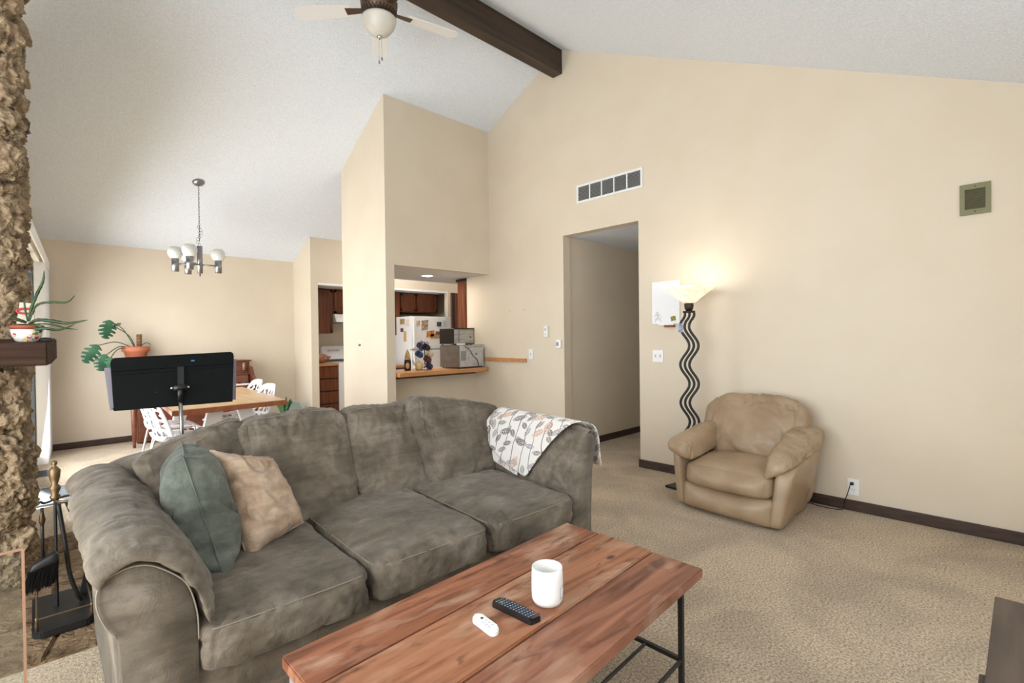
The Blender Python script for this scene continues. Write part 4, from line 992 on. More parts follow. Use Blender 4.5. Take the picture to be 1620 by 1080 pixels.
# brush
bxp = onY(66, 790, 3.06)
br = link('brush_handle', tube([(bxp.x, 3.06, 0.30), (bxp.x, 3.06, 0.54)], 0.006, 8), M_tool, tb, True)
link('grip', lathe([(0, 0.455), (0.006, 0.46), (0.012, 0.485), (0.008, 0.51), (0.004, 0.53), (0, 0.535)], (bxp.x, 3.06, 0), 12), mat('grip_bronze', rgb(84, 66, 50), 0.4, metal=0.7), br, True)
bh = link('brush_head', hexcush([(bxp.x-0.05, 3.03, 0.265), (bxp.x+0.055, 3.03, 0.29), (bxp.x+0.055, 3.09, 0.29), (bxp.x-0.05, 3.09, 0.265), (bxp.x-0.035, 3.035, 0.30), (bxp.x+0.045, 3.035, 0.335), (bxp.x+0.045, 3.085, 0.335), (bxp.x-0.035, 3.085, 0.30)], (8, 6, 4), 6), M_tool, tb, True)
bm = NB(); rb = random.Random(5)
for k in range(260):
    a = rb.random(); b2 = rb.random(); p = Vector((bxp.x-0.045+0.098*a, 3.035+0.05*b2, 0.275+0.02*a)); q = p+Vector((rb.uniform(-0.02, 0.006)-0.012, rb.uniform(-0.015, 0.015), -0.085-rb.random()*0.025))
    atube(bm, [p, q], 0.0014, 3, False)
bo = link('bristles', bm, M_blackplastic, bh); bo['kind'] = 'stuff'
# tongs, shovel, poker
link('tongs', tube(catmull([(px0+0.01, py0-0.02, 0.53), (px0+0.03, py0-0.04, 0.35), (px0+0.045, py0-0.05, 0.2), (px0+0.07, py0-0.05, 0.10), (px0+0.085, py0-0.03, 0.062)], 6), 0.009, 6), M_tool, tb, True)
link('poker', tube(catmull([(px0+0.035, py0+0.03, 0.53), (px0+0.085, py0+0.05, 0.36), (px0+0.125, py0+0.06, 0.24)], 5), 0.006, 6), M_tool, tb, True)
sh = link('shovel', prism([(px0+0.115, py0+0.06, 0.235), (px0+0.14, py0+0.06, 0.235), (px0+0.13, py0+0.05, 0.055), (px0+0.085, py0+0.05, 0.055)], (0.0, 0.05, 0.0), 0.004), M_tool, tb)
link('knuckle', lathe([(0, -0.012), (0.01, -0.006), (0.01, 0.006), (0, 0.012)], (px0+0.127, py0+0.07, 0.25), 10), mat('knuckle_bronze', rgb(84, 66, 50), 0.4, metal=0.7), sh, True)

# copper framed glass fire screen
fs = thing('fire_screen', 'copper framed clear glass fire screen at the lower left', 'fire screen', (-0.35, 1.95, 0))
M_cop = mat('copper', rgb(176, 138, 116), 0.5, metal=0.3)
sx1 = onY(36, 868, 1.95); sx0 = sx1+Vector((-0.75, -0.05, 0.0)); zt = sx1.z
def fbar(a, b2, r=0.0045): link('frame_bar', tube([a, b2], r, 4), M_cop, fs)
fbar((sx1.x, sx1.y, 0.0), (sx1.x, sx1.y, zt)); fbar((sx0.x, sx0.y, 0.0), (sx0.x, sx0.y, zt)); fbar((sx1.x, sx1.y, zt), (sx0.x, sx0.y, zt)); fbar((sx1.x, sx1.y, 0.02), (sx0.x, sx0.y, 0.02))
for p in (sx0, sx1): link('foot', box(p.x-0.008, p.x+0.008, p.y-0.1, p.y+0.1, 0, 0.012), M_cop, fs)
link('pane', prism([(sx0.x, sx0.y, 0.02), (sx1.x, sx1.y, 0.02), (sx1.x, sx1.y, zt), (sx0.x, sx0.y, zt)], (0, 0.004, 0)), M_glass, fs)

# ------------------------------------------------------------------ sliding door, blinds, door mat, floor register
dr = link('door_1', prism([(LX(4.75)-0.06, 4.75, 0.0), (LX(7.70)-0.06, 7.70, 0.0), (LX(7.70)-0.03, 7.70, 0.0), (LX(4.75)-0.03, 4.75, 0.0)], (0, 0, 0.05)), mat('bronze_aluminium', rgb(128, 136, 148), 0.4, metal=0.2)); struct(dr, 'sliding glass patio door with dark metal frame')
def dbar(y0, y1, z0, z1, dx=0.0): link('door_frame', prism([(LX(y0)-0.07+dx, y0, z0), (LX(y1)-0.07+dx, y1, z0), (LX(y1)-0.02+dx, y1, z0), (LX(y0)-0.02+dx, y0, z0)], (0, 0, z1-z0)), MATS['bronze_aluminium'], dr)
for y in (4.75, 6.18, 6.25, 7.63): dbar(y, y+0.07, 0.05, 2.05)
dbar(4.75, 7.70, 2.05, 2.12)
for y0, y1 in ((4.82, 6.18), (6.32, 7.63)): link('pane', prism([(LX(y0)-0.05, y0, 0.05), (LX(y1)-0.05, y1, 0.05), (LX(y1)-0.046, y1, 0.05), (LX(y0)-0.046, y0, 0.05)], (0, 0, 2.0)), M_glass, dr)
vb = thing('vertical_blinds', 'white vertical blinds stacked open at the far end of the patio door', 'blinds', (0.12, 7.3, 0))
M_bl2 = mat('blind_vinyl', rgb(238, 238, 240), 0.5)
def vx(y): return LX(y)+0.10
link('valance', prism([(vx(4.6), 4.6, 2.10), (vx(7.94), 7.94, 2.10), (vx(7.94)+0.012, 7.94, 2.10), (vx(4.6)+0.012, 4.6, 2.10)], (0, 0, 0.11)), M_bl2, vb)
link('head_rail', prism([(vx(4.6)-0.07, 4.6, 2.105), (vx(7.94)-0.07, 7.94, 2.105), (vx(7.94)-0.03, 7.94, 2.105), (vx(4.6)-0.03, 4.6, 2.105)], (0, 0, 0.04)), M_bl2, vb)
for k in range(26):
    y = 7.90-0.036*k
    link('slat', prism([(vx(y)-0.075, y, 0.03), (vx(y)+0.008, y+0.012, 0.03), (vx(y)+0.008, y+0.0145, 0.03), (vx(y)-0.075, y+0.0025, 0.03)], (0, 0, 2.075)), M_bl2, vb)
cdp = [onY(73, 440, 7.35), onY(71, 560, 7.2), onY(66, 680, 6.9), onY(59, 740, 6.5), onY(57, 770, 6.0)]
link('pull_cord', tube(catmull([onY(71, 440, 7.45), onY(69, 560, 7.4), onY(63, 680, 7.3), onY(60, 705, 7.25)], 6), 0.003, 5), mat('cord_grey', rgb(120, 124, 130), 0.6), vb, True)
mt = thing('door_mat', 'blue-grey woven mat lying inside the patio door', 'mat', (0.3, 5.6, 0))
link('mat', box(-0.08, 0.50, 5.32, 5.92, 0.0, 0.012, 0.003), mat('mat_weave', rgb(104, 112, 124), 0.95, rgb(150, 156, 164), 70, bump=0.6, bscale=160), mt)
for y in (5.32, 5.91): link('binding', box(-0.08, 0.50, y-0.004, y+0.014, 0.0, 0.014), mat('mat_edge', rgb(84, 92, 106), 0.9), mt)
rgx = thing('floor_register', 'grey metal floor register beside the patio door', 'floor vent', (0.03, 6.65, 0))
link('plate', box(-0.03, 0.085, 6.50, 6.80, 0.0, 0.008, 0.002), mat('register_grey', rgb(110, 116, 126), 0.5), rgx)
for k in range(9): link('slat', box(-0.02, 0.075, 6.52+0.03*k, 6.53+0.03*k, 0.008, 0.011), mat('register_dark', rgb(62, 66, 74), 0.5), rgx)
# outdoors: patio fence strip and ground seen through the glass
struct(link('ground', box(-14, -0.5, 3.0, 14, -0.3, -0.14), mat('patio_concrete', rgb(176, 168, 158), 0.9)))

# ------------------------------------------------------------------ dining area
M_tabletop = mat('pale_table_wood', rgb(196, 158, 112), 0.35, rgb(212, 178, 134), 3, (6, 0.5, 4), detail=5)
M_tabedge = mat('table_edge_wood', rgb(140, 82, 52), 0.4, rgb(162, 98, 64), 4, (6, 0.5, 4))
dt = thing('dining_table', 'light wood dining table with reddish edge and white trestle legs', 'table', (1.2, 5.45, 0))
tx0, tx1, ty0, ty1 = 0.76, 1.63, 4.60, 6.30
link('tabletop', prism([(tx0, ty0-0.03, 0.705), (tx1, ty0+0.03, 0.705), (tx1+0.10, ty1, 0.705), (tx0+0.1, ty1, 0.705)], (0, 0, 0.035), 0.004), M_tabletop, dt)
link('edge_band', prism([(tx0-0.004, ty0-0.037, 0.697), (tx1+0.006, ty0+0.022, 0.697), (tx1+0.108, ty1+0.006, 0.697), (tx0+0.092, ty1+0.006, 0.697)], (0, 0, 0.040), 0.003), M_tabedge, dt)
for y in (4.85, 6.05):
    for s in (-1, 1):
        xm = (tx0+tx1)/2+0.04
        link('leg', prism([(xm+s*0.05, y, 0.69), (xm+s*0.17, y, 0.69), (xm+s*0.33, y, 0), (xm+s*0.25, y, 0)], (0, 0.06, 0)), M_white, dt)
link('stretcher', box((tx0+tx1)/2+0.02, (tx0+tx1)/2+0.06, 4.9, 6.08, 0.30, 0.38), M_white, dt)

# white lattice chairs
def lattice(fn, nu, nv, seed, slot=None, name='seat', parent=None):
    bm = NB(); G = [[bm.verts.new(fn(i/nu, j/nv)) for j in range(nv+1)] for i in range(nu+1)]; r_ = random.Random(seed)
    hole = set()
    for i in range(2, nu-2, 3):
        j = 2
        while j < nv-3:
            ln_ = r_.choice((2, 3, 4)); sh_ = r_.choice((0, 0, 1))
            for q in range(ln_):
                if j+q < nv-2:
                    hole.add((i+(sh_ if q > ln_/2 else 0), j+q))
                    if q % 2 == 0: hole.add((i+1, j+q))
            j += ln_+r_.choice((1, 2))
    if slot:
        for i in range(nu):
            for j in range(nv):
                if slot[0]-1 <= i <= slot[1]+1 and slot[2]-1 <= j <= slot[3]+1: hole.discard((i, j))
                if slot[0] <= i <= slot[1] and slot[2] <= j <= slot[3]: hole.add((i, j))
    for i in range(nu):
        for j in range(nv):
            if (i, j) not in hole: bm.faces.new([G[i][j], G[i+1][j], G[i+1][j+1], G[i][j+1]])
    for v in [v for v in bm.verts if not v.link_faces]: bm.verts.remove(v)
    o = link(name, bm, mat('chair_plastic', rgb(222, 224, 227), 0.45), parent, True)
    s = o.modifiers.new('solid', 'SOLIDIFY'); s.thickness = 0.010; s.offset = 0
    subsurf(o, 1); return o
def make_chair():
    t = thing('dining_chair', 'chair', 'chair')
    def seat_fn(a, b2):   # a across (x), b2 along y from back(0) to front(1)
        x = (a-0.5)*(0.44-0.05*(1-b2)); y = -0.20+0.43*b2; z = 0.455-0.03*math.sin(PI*b2)*math.sin(PI*a)+0.05*abs(2*a-1)**3*(1-b2)-0.03*max(0, b2-0.85)/0.15
        return (x, y, z)
    def back_fn(a, b2):   # b2 up
        w_ = 0.39+0.03*math.sin(PI*b2)-0.10*max(0, b2-0.75)/0.25; x = (a-0.5)*w_
        y = -0.20-0.10*b2**1.3+0.07*(2*a-1)**2*(1-0.4*b2); z = 0.455+0.385*b2-0.025*(2*a-1)**4*b2
        return (x, y, z)
    lattice(seat_fn, 18, 16, 3, (6, 11, 12, 13), 'seat', t); lattice(back_fn, 18, 18, 5, None, 'backrest', t)
    for s in (-1, 1):
        link('leg', tube(catmull([(s*0.16, 0.14, 0.435), (s*0.185, 0.165, 0.40), (s*0.21, 0.21, 0.0)], 5), 0.009, 8), M_chrome, t, True)
        link('leg', tube(catmull([(s*0.15, -0.14, 0.44), (s*0.175, -0.17, 0.40), (s*0.20, -0.24, 0.0)], 5), 0.009, 8), M_chrome, t, True)
    link('seat_frame', tube([(-0.16, 0.14, 0.437), (0.16, 0.14, 0.437), (0.15, -0.14, 0.44), (-0.15, -0.14, 0.44)], 0.008, 8, closed=True), M_chrome, t)
    return t
ch0 = make_chair()
spots = [((0.92, 5.05), -PI/2+0.15, 'white lattice dining chair on the left side, beside the music stand'),
         ((1.44, 5.28), PI/2+0.10, 'white lattice dining chair nearest the table corner on the right'),
         ((1.53, 5.96), PI/2+0.06, 'white lattice dining chair, farther one on the right side'),
         ((0.96, 5.82), -PI/2, 'white lattice dining chair on the left side, next to the piano')]
for i, ((x, y), a, lb) in enumerate(spots):
    c_ = ch0 if i == 0 else copy_tree(ch0)
    c_.location = (x, y, 0); c_.rotation_euler = (0, 0, a); c_['label'] = lb; c_['group'] = 'white lattice dining chairs'

# spinet piano against the back wall
M_piano = mat('piano_mahogany', rgb(92, 46, 30), 0.3, rgb(118, 62, 40), 4, (0.6, 6, 6), detail=5, coat=0.3)
pn = thing('piano', 'reddish-brown spinet piano against the back wall', 'piano', (1.5, 7.7, 0))
X0, X1 = 0.80, 2.24
link('body', box(X0+0.10, X1-0.04, 7.66, 7.94, 0.02, 0.98, 0.006), M_piano, pn)
link('lid', box(X0+0.08, X1-0.02, 7.63, 7.945, 0.98, 1.0, 0.004), M_piano, pn)
link('lower_panel', box(X0+0.12, X1-0.06, 7.62, 7.66, 0.08, 0.60, 0.004), M_piano, pn)
link('key_bed', box(X0+0.04, X1-0.04, 7.40, 7.66, 0.60, 0.665, 0.005), M_piano, pn)
for k in range(40):
    x = X0+0.10+(X1-X0-0.20)*k/40; link('white_key', box(x, x+(X1-X0-0.2)/40-0.0015, 7.42, 7.56, 0.665, 0.685), mat('ivory', rgb(238, 236, 228), 0.3), pn)
for k in range(40):
    if k % 7 in (2, 6): continue
    x = X0+0.10+(X1-X0-0.20)*(k+1)/40; link('black_key', box(x-0.006, x+0.006, 7.48, 7.56, 0.685, 0.697), M_blackplastic, pn)
link('fall_board', prism([(X0+0.08, 7.56, 0.67), (X0+0.08, 7.60, 0.80), (X0+0.08, 7.63, 0.80), (X0+0.08, 7.63, 0.67)], (X1-X0-0.16, 0, 0)), M_piano, pn)
link('music_shelf', box(X0+0.1, X1-0.06, 7.58, 7.66, 0.80, 0.82), M_piano, pn)
for x in (X0+0.03, X1-0.06):   # scrolled cheek
    link('cheek', prism([(x, 7.40, 0.60), (x, 7.40, 0.74), (x, 7.45, 0.755), (x, 7.52, 0.78), (x, 7.56, 0.84), (x, 7.60, 0.90), (x, 7.66, 0.92), (x, 7.66, 0.60)], (0.045, 0, 0), 0.004), M_piano, pn)
    link('leg', lathe([(0, 0), (0.014, 0), (0.018, 0.03), (0.014, 0.06), (0.022, 0.1), (0.03, 0.45), (0.035, 0.60), (0, 0.60)], (x+0.02, 7.43, 0), 12), M_piano, pn, True)
link('end_post', lathe([(0, 0), (0.02, 0), (0.015, 0.03), (0.022, 0.06), (0.016, 0.1), (0, 0.11)], (X1-0.12, 7.64, 0.86), 10), mat('pale_knob', rgb(150, 120, 100), 0.4), pn, True)
# monstera
mo = thing('monstera_plant', 'monstera in a terracotta pot with moss pole on the piano', 'plant', (0.93, 7.80, 1.0))
mc_ = Vector((0.925, 7.80, 1.0))
link('pot', lathe([(0, 0.001), (0.085, 0.001), (0.125, 0.15), (0.145, 0.152), (0.15, 0.215), (0.138, 0.215), (0.132, 0.17), (0, 0.17)], mc_, 32), mat('terracotta_bright', rgb(176, 104, 76), 0.75), mo, True)
link('moss_pole', tube([mc_+Vector((0.035, 0, 0.16)), mc_+Vector((0.035, 0, 0.37))], 0.028, 14), mat('moss_brown', rgb(110, 78, 48), 0.9, rgb(140, 104, 66), 60), mo, True)
for k in range(5): link('tie', tube([mc_+Vector((0.035+0.029*math.cos(q*2*PI/14), 0.029*math.sin(q*2*PI/14), 0.2+0.037*k)) for q in range(14)], 0.003, 5, closed=True), mat('tie_brown', rgb(90, 60, 36), 0.8), mo)
M_mon = mat('monstera_green', rgb(30, 72, 48), 0.4, rgb(56, 100, 70), 8)
def monstera_leaf(base, tip, width, droop, seed):
    width *= 1.2
    base, tip = Vector(base), Vector(tip); ax = tip-base; L_ = ax.length; ax.normalize()
    side = ax.cross(Vector((0, -1, 0.15))).normalized(); nn = side.cross(ax).normalized()
    bm = NB(); n = 15; r_ = random.Random(seed); mid = []
    for i in range(n+1):
        t = i/n; mid.append(base+ax*L_*t+nn*(-0.02*math.sin(PI*t)))
    for s in (-1, 1):
        prev = None
        cells = []
        for i in range(n+1):
            t = i/n; w_ = width*math.sin(PI*(0.10+0.90*t)**0.8)**0.75*(1 if t > 0 else 0.35)
            out = mid[i]+side*s*w_+ax*w_*0.25-nn*0.15*w_
            cells.append((bm.verts.new(mid[i]), bm.verts.new(mid[i]+side*s*w_*0.38+ax*w_*0.09), bm.verts.new(out)))
        for i in range(n):
            bm.faces.new([cells[i][0], cells[i][1], cells[i+1][1], cells[i+1][0]])
            if i % 3 != 2 or i < 2: bm.faces.new([cells[i][1], cells[i][2], cells[i+1][2], cells[i+1][1]])
    bmesh.ops.remove_doubles(bm, verts=bm.verts[:], dist=0.0004)
    o = link('leaf', bm, M_mon, mo, True); s_ = o.modifiers.new('solid', 'SOLIDIFY'); s_.thickness = 0.003; subsurf(o, 1)
    return o
def stem(pts): link('stem', tube(catmull(pts, 6), 0.0055, 6), mat('stem_green', rgb(62, 86, 52), 0.5), mo, True)
top = mc_+Vector((0.0, 0, 0.18))
P1 = onY(170, 510, 7.72); stem([top, onY(203, 530, 7.76), P1]); monstera_leaf(onY(174, 506, 7.72), onY(166, 537, 7.60), 0.075, 0, 1)
stem([top, onY(198, 525, 7.76), onY(186, 513, 7.70)]); monstera_leaf(onY(180, 515, 7.72), onY(192, 511, 7.70), 0.02, 0, 9)
stem([top, onY(185, 541, 7.72), onY(156, 546, 7.62)]); monstera_leaf(onY(155, 545, 7.62), onY(133, 575, 7.52), 0.075, 0, 2)
stem([top, onY(190, 548, 7.70), onY(167, 562, 7.58)]); monstera_leaf(onY(166, 560, 7.58), onY(158, 588, 7.48), 0.07, 0, 3)
stem([top, onY(188, 552, 7.66), onY(172, 570, 7.55)]); monstera_leaf(onY(176, 565, 7.55), onY(170, 592, 7.50), 0.06, 0, 4)
stem([top, mc_+Vector((0.10, -0.03, 0.26)), mc_+Vector((0.15, -0.04, 0.235))])
# sage folding fan / round thing and greenery leaning in the corner
cg = thing('corner_plant', 'small dark green potted plant in the corner past the table', 'plant', (2.52, 7.2, 0))
M_cg = mat('corner_green', rgb(46, 82, 50), 0.5, rgb(78, 116, 72), 10)
cgx = onY(450, 655, 7.2)
link('pot', lathe([(0, 0), (0.09, 0), (0.12, 0.2), (0.11, 0.2), (0, 0.18)], (cgx.x, 7.2, 0), 20), M_blackplastic, cg, True)
for k in range(11):
    a = k*2.4; r_ = 0.03+0.012*k; s0 = Vector((cgx.x, 7.2, 0.18)); e0 = s0+Vector((r_*math.cos(a), r_*math.sin(a)*0.6, 0.24+0.02*(k % 4)))
    strap([s0, s0.lerp(e0, 0.5)+Vector((0, 0, 0.04)), e0], 0.02, 'leaf', cg, M_cg, 0.003)
sd = thing('round_board', 'pale sage rounded board leaning in the corner behind the table', 'board', (2.7, 7.45, 0))
bc = onY(465, 655, 7.4); bm = NB(); P = []
for q in range(24):
    a = 2*PI*q/24; P.append(Vector((bc.x+0.15*math.cos(a), 7.42, 0.25+0.18*math.sin(a))))
aprism(bm, P, (0.01, 0.03, 0)); bm.transform(Matrix.Translation((0, 0, -0.05)))
link('panel', bm, mat('sage_board', rgb(160, 176, 168), 0.6), sd)
link('rim', tube([p+Vector((0, -0.004, -0.05)) for p in P], 0.010, 6, closed=True), mat('sage_rim', rgb(176, 190, 182), 0.6), sd, True)

# music stand
ms = thing('music_stand', 'black music stand seen from behind, between sofa and dining table', 'music stand', (0.62, 3.15, 0))
YM = 3.15
a1, a2, a3, a4 = onY(174, 566, YM+0.06), onY(370, 556, YM+0.06), onY(368, 634, YM-0.04), onY(180, 649, YM-0.04)
def dsk(p, s, t): return (p[0]*(1-s)+p[1]*s)*(1-t)+(p[3]*(1-s)+p[2]*s)*t
Q = [a1, a2, a3, a4]; nD = (a2-a1).cross(a4-a1).normalized(); 
if nD.y > 0: nD = -nD
pts = [dsk(Q, 0.0, 0.10), dsk(Q, 0.008, 0.04), dsk(Q, 0.03, 0.005), dsk(Q, 0.97, 0.0), dsk(Q, 0.993, 0.03), dsk(Q, 1.0, 0.09), dsk(Q, 1, 1), dsk(Q, 0, 1)]
M_desk = mat('satin_black', rgb(10, 14, 14), 0.65, spec=0.15)
link('desk', prism(pts, -nD*0.004), M_desk, ms)
def strip(s0, t0, s1, t1, w_, h_): link('rib', prism([dsk(Q, s0, t0), dsk(Q, s1, t1), dsk(Q, s1, t1+w_), dsk(Q, s0, t0+w_)], nD*h_), M_desk, ms)
strip(0.0, 0.22, 0.995, 0.20, 0.05, 0.006); strip(0.0, 0.33, 0.485, 0.31, 0.02, 0.003); strip(0.575, 0.31, 0.995, 0.29, 0.02, 0.003)
link('bracket', prism([dsk(Q, 0.50, 0.27), dsk(Q, 0.555, 0.27), dsk(Q, 0.555, 0.72), dsk(Q, 0.50, 0.72)], nD*0.018), M_blackplastic, ms)
link('lip', prism([a4, a3, a3+Vector((0, 0.045, 0.008)), a4+Vector((0, 0.045, 0.008))], (0, 0, -0.004)), M_desk, ms)
link('brand_plate', prism([dsk(Q, 0.62, 0.13), dsk(Q, 0.65, 0.13), dsk(Q, 0.65, 0.155), dsk(Q, 0.62, 0.155)], nD*0.001), mat('blue_print', rgb(70, 120, 170), 0.5), ms)
for s_, t_ in ((0.77, 0.38), (0.45, 0.5), (0.33, 0.72), (0.13, 0.27), (0.96, 0.8)): link('rivet', lathe([(0, -0.002), (0.002, 0), (0, 0.002)], dsk(Q, s_, t_)+nD*0.001, 8), M_chrome, ms)
fo = thing('music_folder', 'grey folder resting on the music stand, edges showing at both sides', 'folder', dsk(Q, 0.5, 1))
f1, f2, f3, f4 = onY(165, 582, YM+0.09), onY(374, 568, YM+0.09), onY(373, 632, YM+0.03), onY(174, 649, YM+0.03)
link('cover', prism([f1, f2, f3, f4], (0, 0.012, 0)), mat('folder_grey', rgb(140, 134, 146), 0.5), fo)
jt = dsk(Q, 0.515, 0.70)
cl = jt+nD*0.035
link('joint', tube([cl+Vector((-0.03, 0, 0)), cl+Vector((0.03, 0, 0))], 0.017, 12), M_blackplastic, ms, True)
for s in (-1, 1): link('bolt', lathe([(0, -0.008), (0.009, -0.005), (0.009, 0.005), (0, 0.008)], cl+Vector((s*0.036, 0, 0)), 10), M_chrome, ms, True)
link('collar', tube([cl+Vector((0, 0, 0.01)), cl+Vector((0, 0, -0.075))], 0.014, 12), M_blackplastic, ms, True)
link('shaft', tube([cl+Vector((0, 0, -0.05)), Vector((cl.x+0.01, cl.y, 0.62))], 0.0095, 12), M_brushed, ms, True)
link('lower_tube', tube([Vector((cl.x+0.01, cl.y, 0.64)), Vector((cl.x+0.01, cl.y, 0.09))], 0.0125, 12), M_black, ms, True)
for k in range(3):
    a = k*2*PI/3+0.4; link('leg', tube(catmull([(cl.x+0.01, cl.y, 0.13), (cl.x+0.01+0.12*math.cos(a), cl.y+0.12*math.sin(a), 0.07), (cl.x+0.01+0.22*math.cos(a), cl.y+0.22*math.sin(a), 0.008)], 5), 0.008, 8), M_black, ms, True)

# ------------------------------------------------------------------ chandelier
def solve_ceiling(u, v):
    d = ray(u, v); lo, hi_ = 3.7, 7.9
    for _ in range(60):
        m_ = (lo+hi_)/2; z = CAM_H+d.z/d.y*m_
        if z < roof(m_): lo = m_
        else: hi_ = m_
    return onY(u, v, m_)
cp = solve_ceiling(314, 288); 
chd = thing('chandelier', 'brushed metal chandelier with frosted globe shades over the dining table', 'chandelier', cp)
bm = lathe([(0, -0.035), (0.02, -0.034), (0.05, -0.022), (0.062, -0.006), (0.062, 0), (0, 0)], (0, 0, 0), 28)
bm.transform(Matrix.Translation(cp) @ Matrix.Rotation(-math.atan(0.45), 4, 'X')); link('canopy', bm, M_brushed, chd, True)
YC = cp.y; cb = onY(314, 385, YC); ce = onY(314, 432, YC)
nlink = 26
for k in range(nlink):
    z0 = cp.z-0.03+(cb.z-cp.z+0.05)*k/nlink; h_ = abs(cb.z-cp.z)/nlink*0.72
    P = [Vector((0.0065*math.cos(q), 0, h_*math.sin(q))) for q in [i*2*PI/10 for i in range(10)]]
    if k % 2: P = [Vector((0, p.x, p.z)) for p in P]
    link('chain_link', tube([Vector((cp.x, cp.y, z0))+p for p in P], 0.0016, 4, closed=True), M_tool, chd)
for k in range(7):
    P = [Vector((0.014*math.cos(q), 0.004*math.sin(k), 0.02*math.sin(q))) for q in [i*2*PI/12 for i in range(12)]]
    link('chain_link', tube([Vector((cp.x-0.018*math.sin(k*1.1), cp.y, cb.z-0.02+0.035*k))+p for p in P], 0.0016, 4, closed=True), M_tool, chd)
link('body', tube([(cp.x, YC, cb.z-0.03), (cp.x, YC, ce.z)], 0.028, 20), M_brushed, chd, True)
link('finial', tube([(cp.x, YC, ce.z), (cp.x, YC, ce.z-0.035)], 0.006, 8), M_tool, chd)
M_globe = mat('frosted_glass', rgb(216, 218, 216), 0.35, emit=rgb(216, 218, 216), emit_s=0.0)
s_px = (onY(345, 410, YC)-onY(277, 410, YC)).length
armz = onY(314, 419, YC).z
for k, (u, dy) in enumerate(((277, 0.05), (300, -0.22), (345, -0.06), (318, 0.25))):
    p = onY(u, 400, YC+dy); x = p.x; y = YC+dy
    if k == 3: x = cp.x-0.07; y = YC+0.24
    zc = armz
    link('arm', tube([(cp.x, YC, zc), (x, y, zc)], 0.009, 10), M_brushed, chd, True)
    cu = link('cup', tube([(x, y, zc-0.085), (x, y, zc+0.065)], 0.036, 18), M_brushed, chd, True)
    R2 = 0.074; pr_ = [(0.030, 0.06)]+[(R2*math.sin(q), 0.058+R2*0.92-R2*1.08*math.cos(q)) for q in [0.55+i*(2.45-0.55)/12 for i in range(13)]]
    pr_ += [(pr_[-1][0]-0.003, pr_[-1][1])]
    link('globe', lathe(pr_+[(0.04, 0.10), (0, 0.08)], (x, y, zc), 24), M_globe, chd, True)

# ------------------------------------------------------------------ ceiling fan (blades at rest)
fc = Vector((1.88, 3.33, 0))
def fz(v): return onY(600, v, fc.y)
fcx = onY(600, 35, fc.y).x; fc.x = fcx
zb = onY(600, 58, fc.y).z      # bottom of bowl
fan = thing('ceiling_fan', 'bronze ceiling fan with a frosted bowl light and pale blades', 'ceiling fan', (fcx, fc.y, roof(fc.y)))
F0 = Vector((fcx, fc.y, 0))
M_bronze = mat('fan_bronze', rgb(96, 76, 60), 0.4, metal=0.6)
link('bowl_shade', lathe([(0, zb), (0.03, zb+0.004), (0.075, zb+0.03), (0.11, zb+0.075), (0.124, zb+0.115), (0.126, zb+0.13), (0.118, zb+0.13), (0.115, zb+0.1), (0, zb+0.1)], F0, 40), mat('fan_glass', rgb(200, 198, 192), 0.4, rgb(216, 210, 198), 6), fan, True)
link('bowl_finial', lathe([(0, zb-0.022), (0.006, zb-0.02), (0.018, zb-0.006), (0.02, zb+0.004), (0, zb+0.008)], F0, 16), M_chrome, fan, True)
link('fitter', lathe([(0, zb+0.12), (0.085, zb+0.12), (0.09, zb+0.16), (0, zb+0.16)], F0, 32), M_bronze, fan, True)
link('motor_housing', lathe([(0, zb+0.155), (0.10, zb+0.155), (0.128, zb+0.185), (0.135, zb+0.25), (0.12, zb+0.30), (0.05, zb+0.33), (0, zb+0.33)], F0, 40), M_bronze, fan, True)
for k in range(28):
    a = k*2*PI/28; link('vent_slot', prism([F0+Vector((r_*math.cos(a+d_), r_*math.sin(a+d_), z_)) for r_, d_, z_ in ((0.101, -0.045, zb+0.1535), (0.127, -0.035, zb+0.182), (0.127, 0.035, zb+0.182), (0.101, 0.045, zb+0.1535))], (math.cos(a)*0.002, math.sin(a)*0.002, -0.002)), M_black, fan)
link('downrod', tube([F0+Vector((0, 0, zb+0.32)), F0+Vector((0, 0, roof(fc.y)-0.02))], 0.013, 12), M_bronze, fan)
link('ceiling_canopy', lathe([(0, roof(fc.y)-0.11), (0.03, roof(fc.y)-0.11), (0.065, roof(fc.y)-0.04), (0.07, roof(fc.y)+0.02), (0, roof(fc.y)+0.02)], F0, 24), M_bronze, fan, True)
for dx, dz, r_ in ((-0.004, 0.175, 0), (0.016, 0.15, 1)):
    link('pull_chain', tube([F0+_R2*dx+Vector((0, 0, zb+0.0)), F0+_R2*dx+Vector((0, 0, zb-dz))], 0.0012, 5), M_chrome, fan)
    link('chain_pull', lathe([(0, -0.028), (0.006, -0.022), (0.007, -0.012), (0.003, 0.0), (0, 0.002)], F0+_R2*dx+Vector((0, 0, zb-dz)), 10), M_brushed, fan, True)
M_blade = mat('pale_blade', rgb(226, 226, 226), 0.5)
for k in range(5):
    a = math.radians(60.5+72*k); ca, sa = math.cos(a), math.sin(a); e1 = Vector((ca, sa, 0)); e2 = Vector((-sa, ca, 0.16)).normalized(); z_ = zb+0.20
    o = F0+Vector((0, 0, z_))
    P = [o+e1*0.20-e2*0.05, o+e1*0.40-e2*0.062, o+e1*0.60-e2*0.066, o+e1*0.63-e2*0.04, o+e1*0.635, o+e1*0.63+e2*0.04, o+e1*0.60+e2*0.066, o+e1*0.40+e2*0.062, o+e1*0.20+e2*0.05]
    bl = link('blade', prism(P, e1.cross(e2)*0.006), M_blade, fan)
    link('blade_iron', prism([o+e1*0.11-e2*0.02, o+e1*0.25-e2*0.03, o+e1*0.25+e2*0.03, o+e1*0.11+e2*0.02], e1.cross(e2)*-0.005), M_bronze, bl)

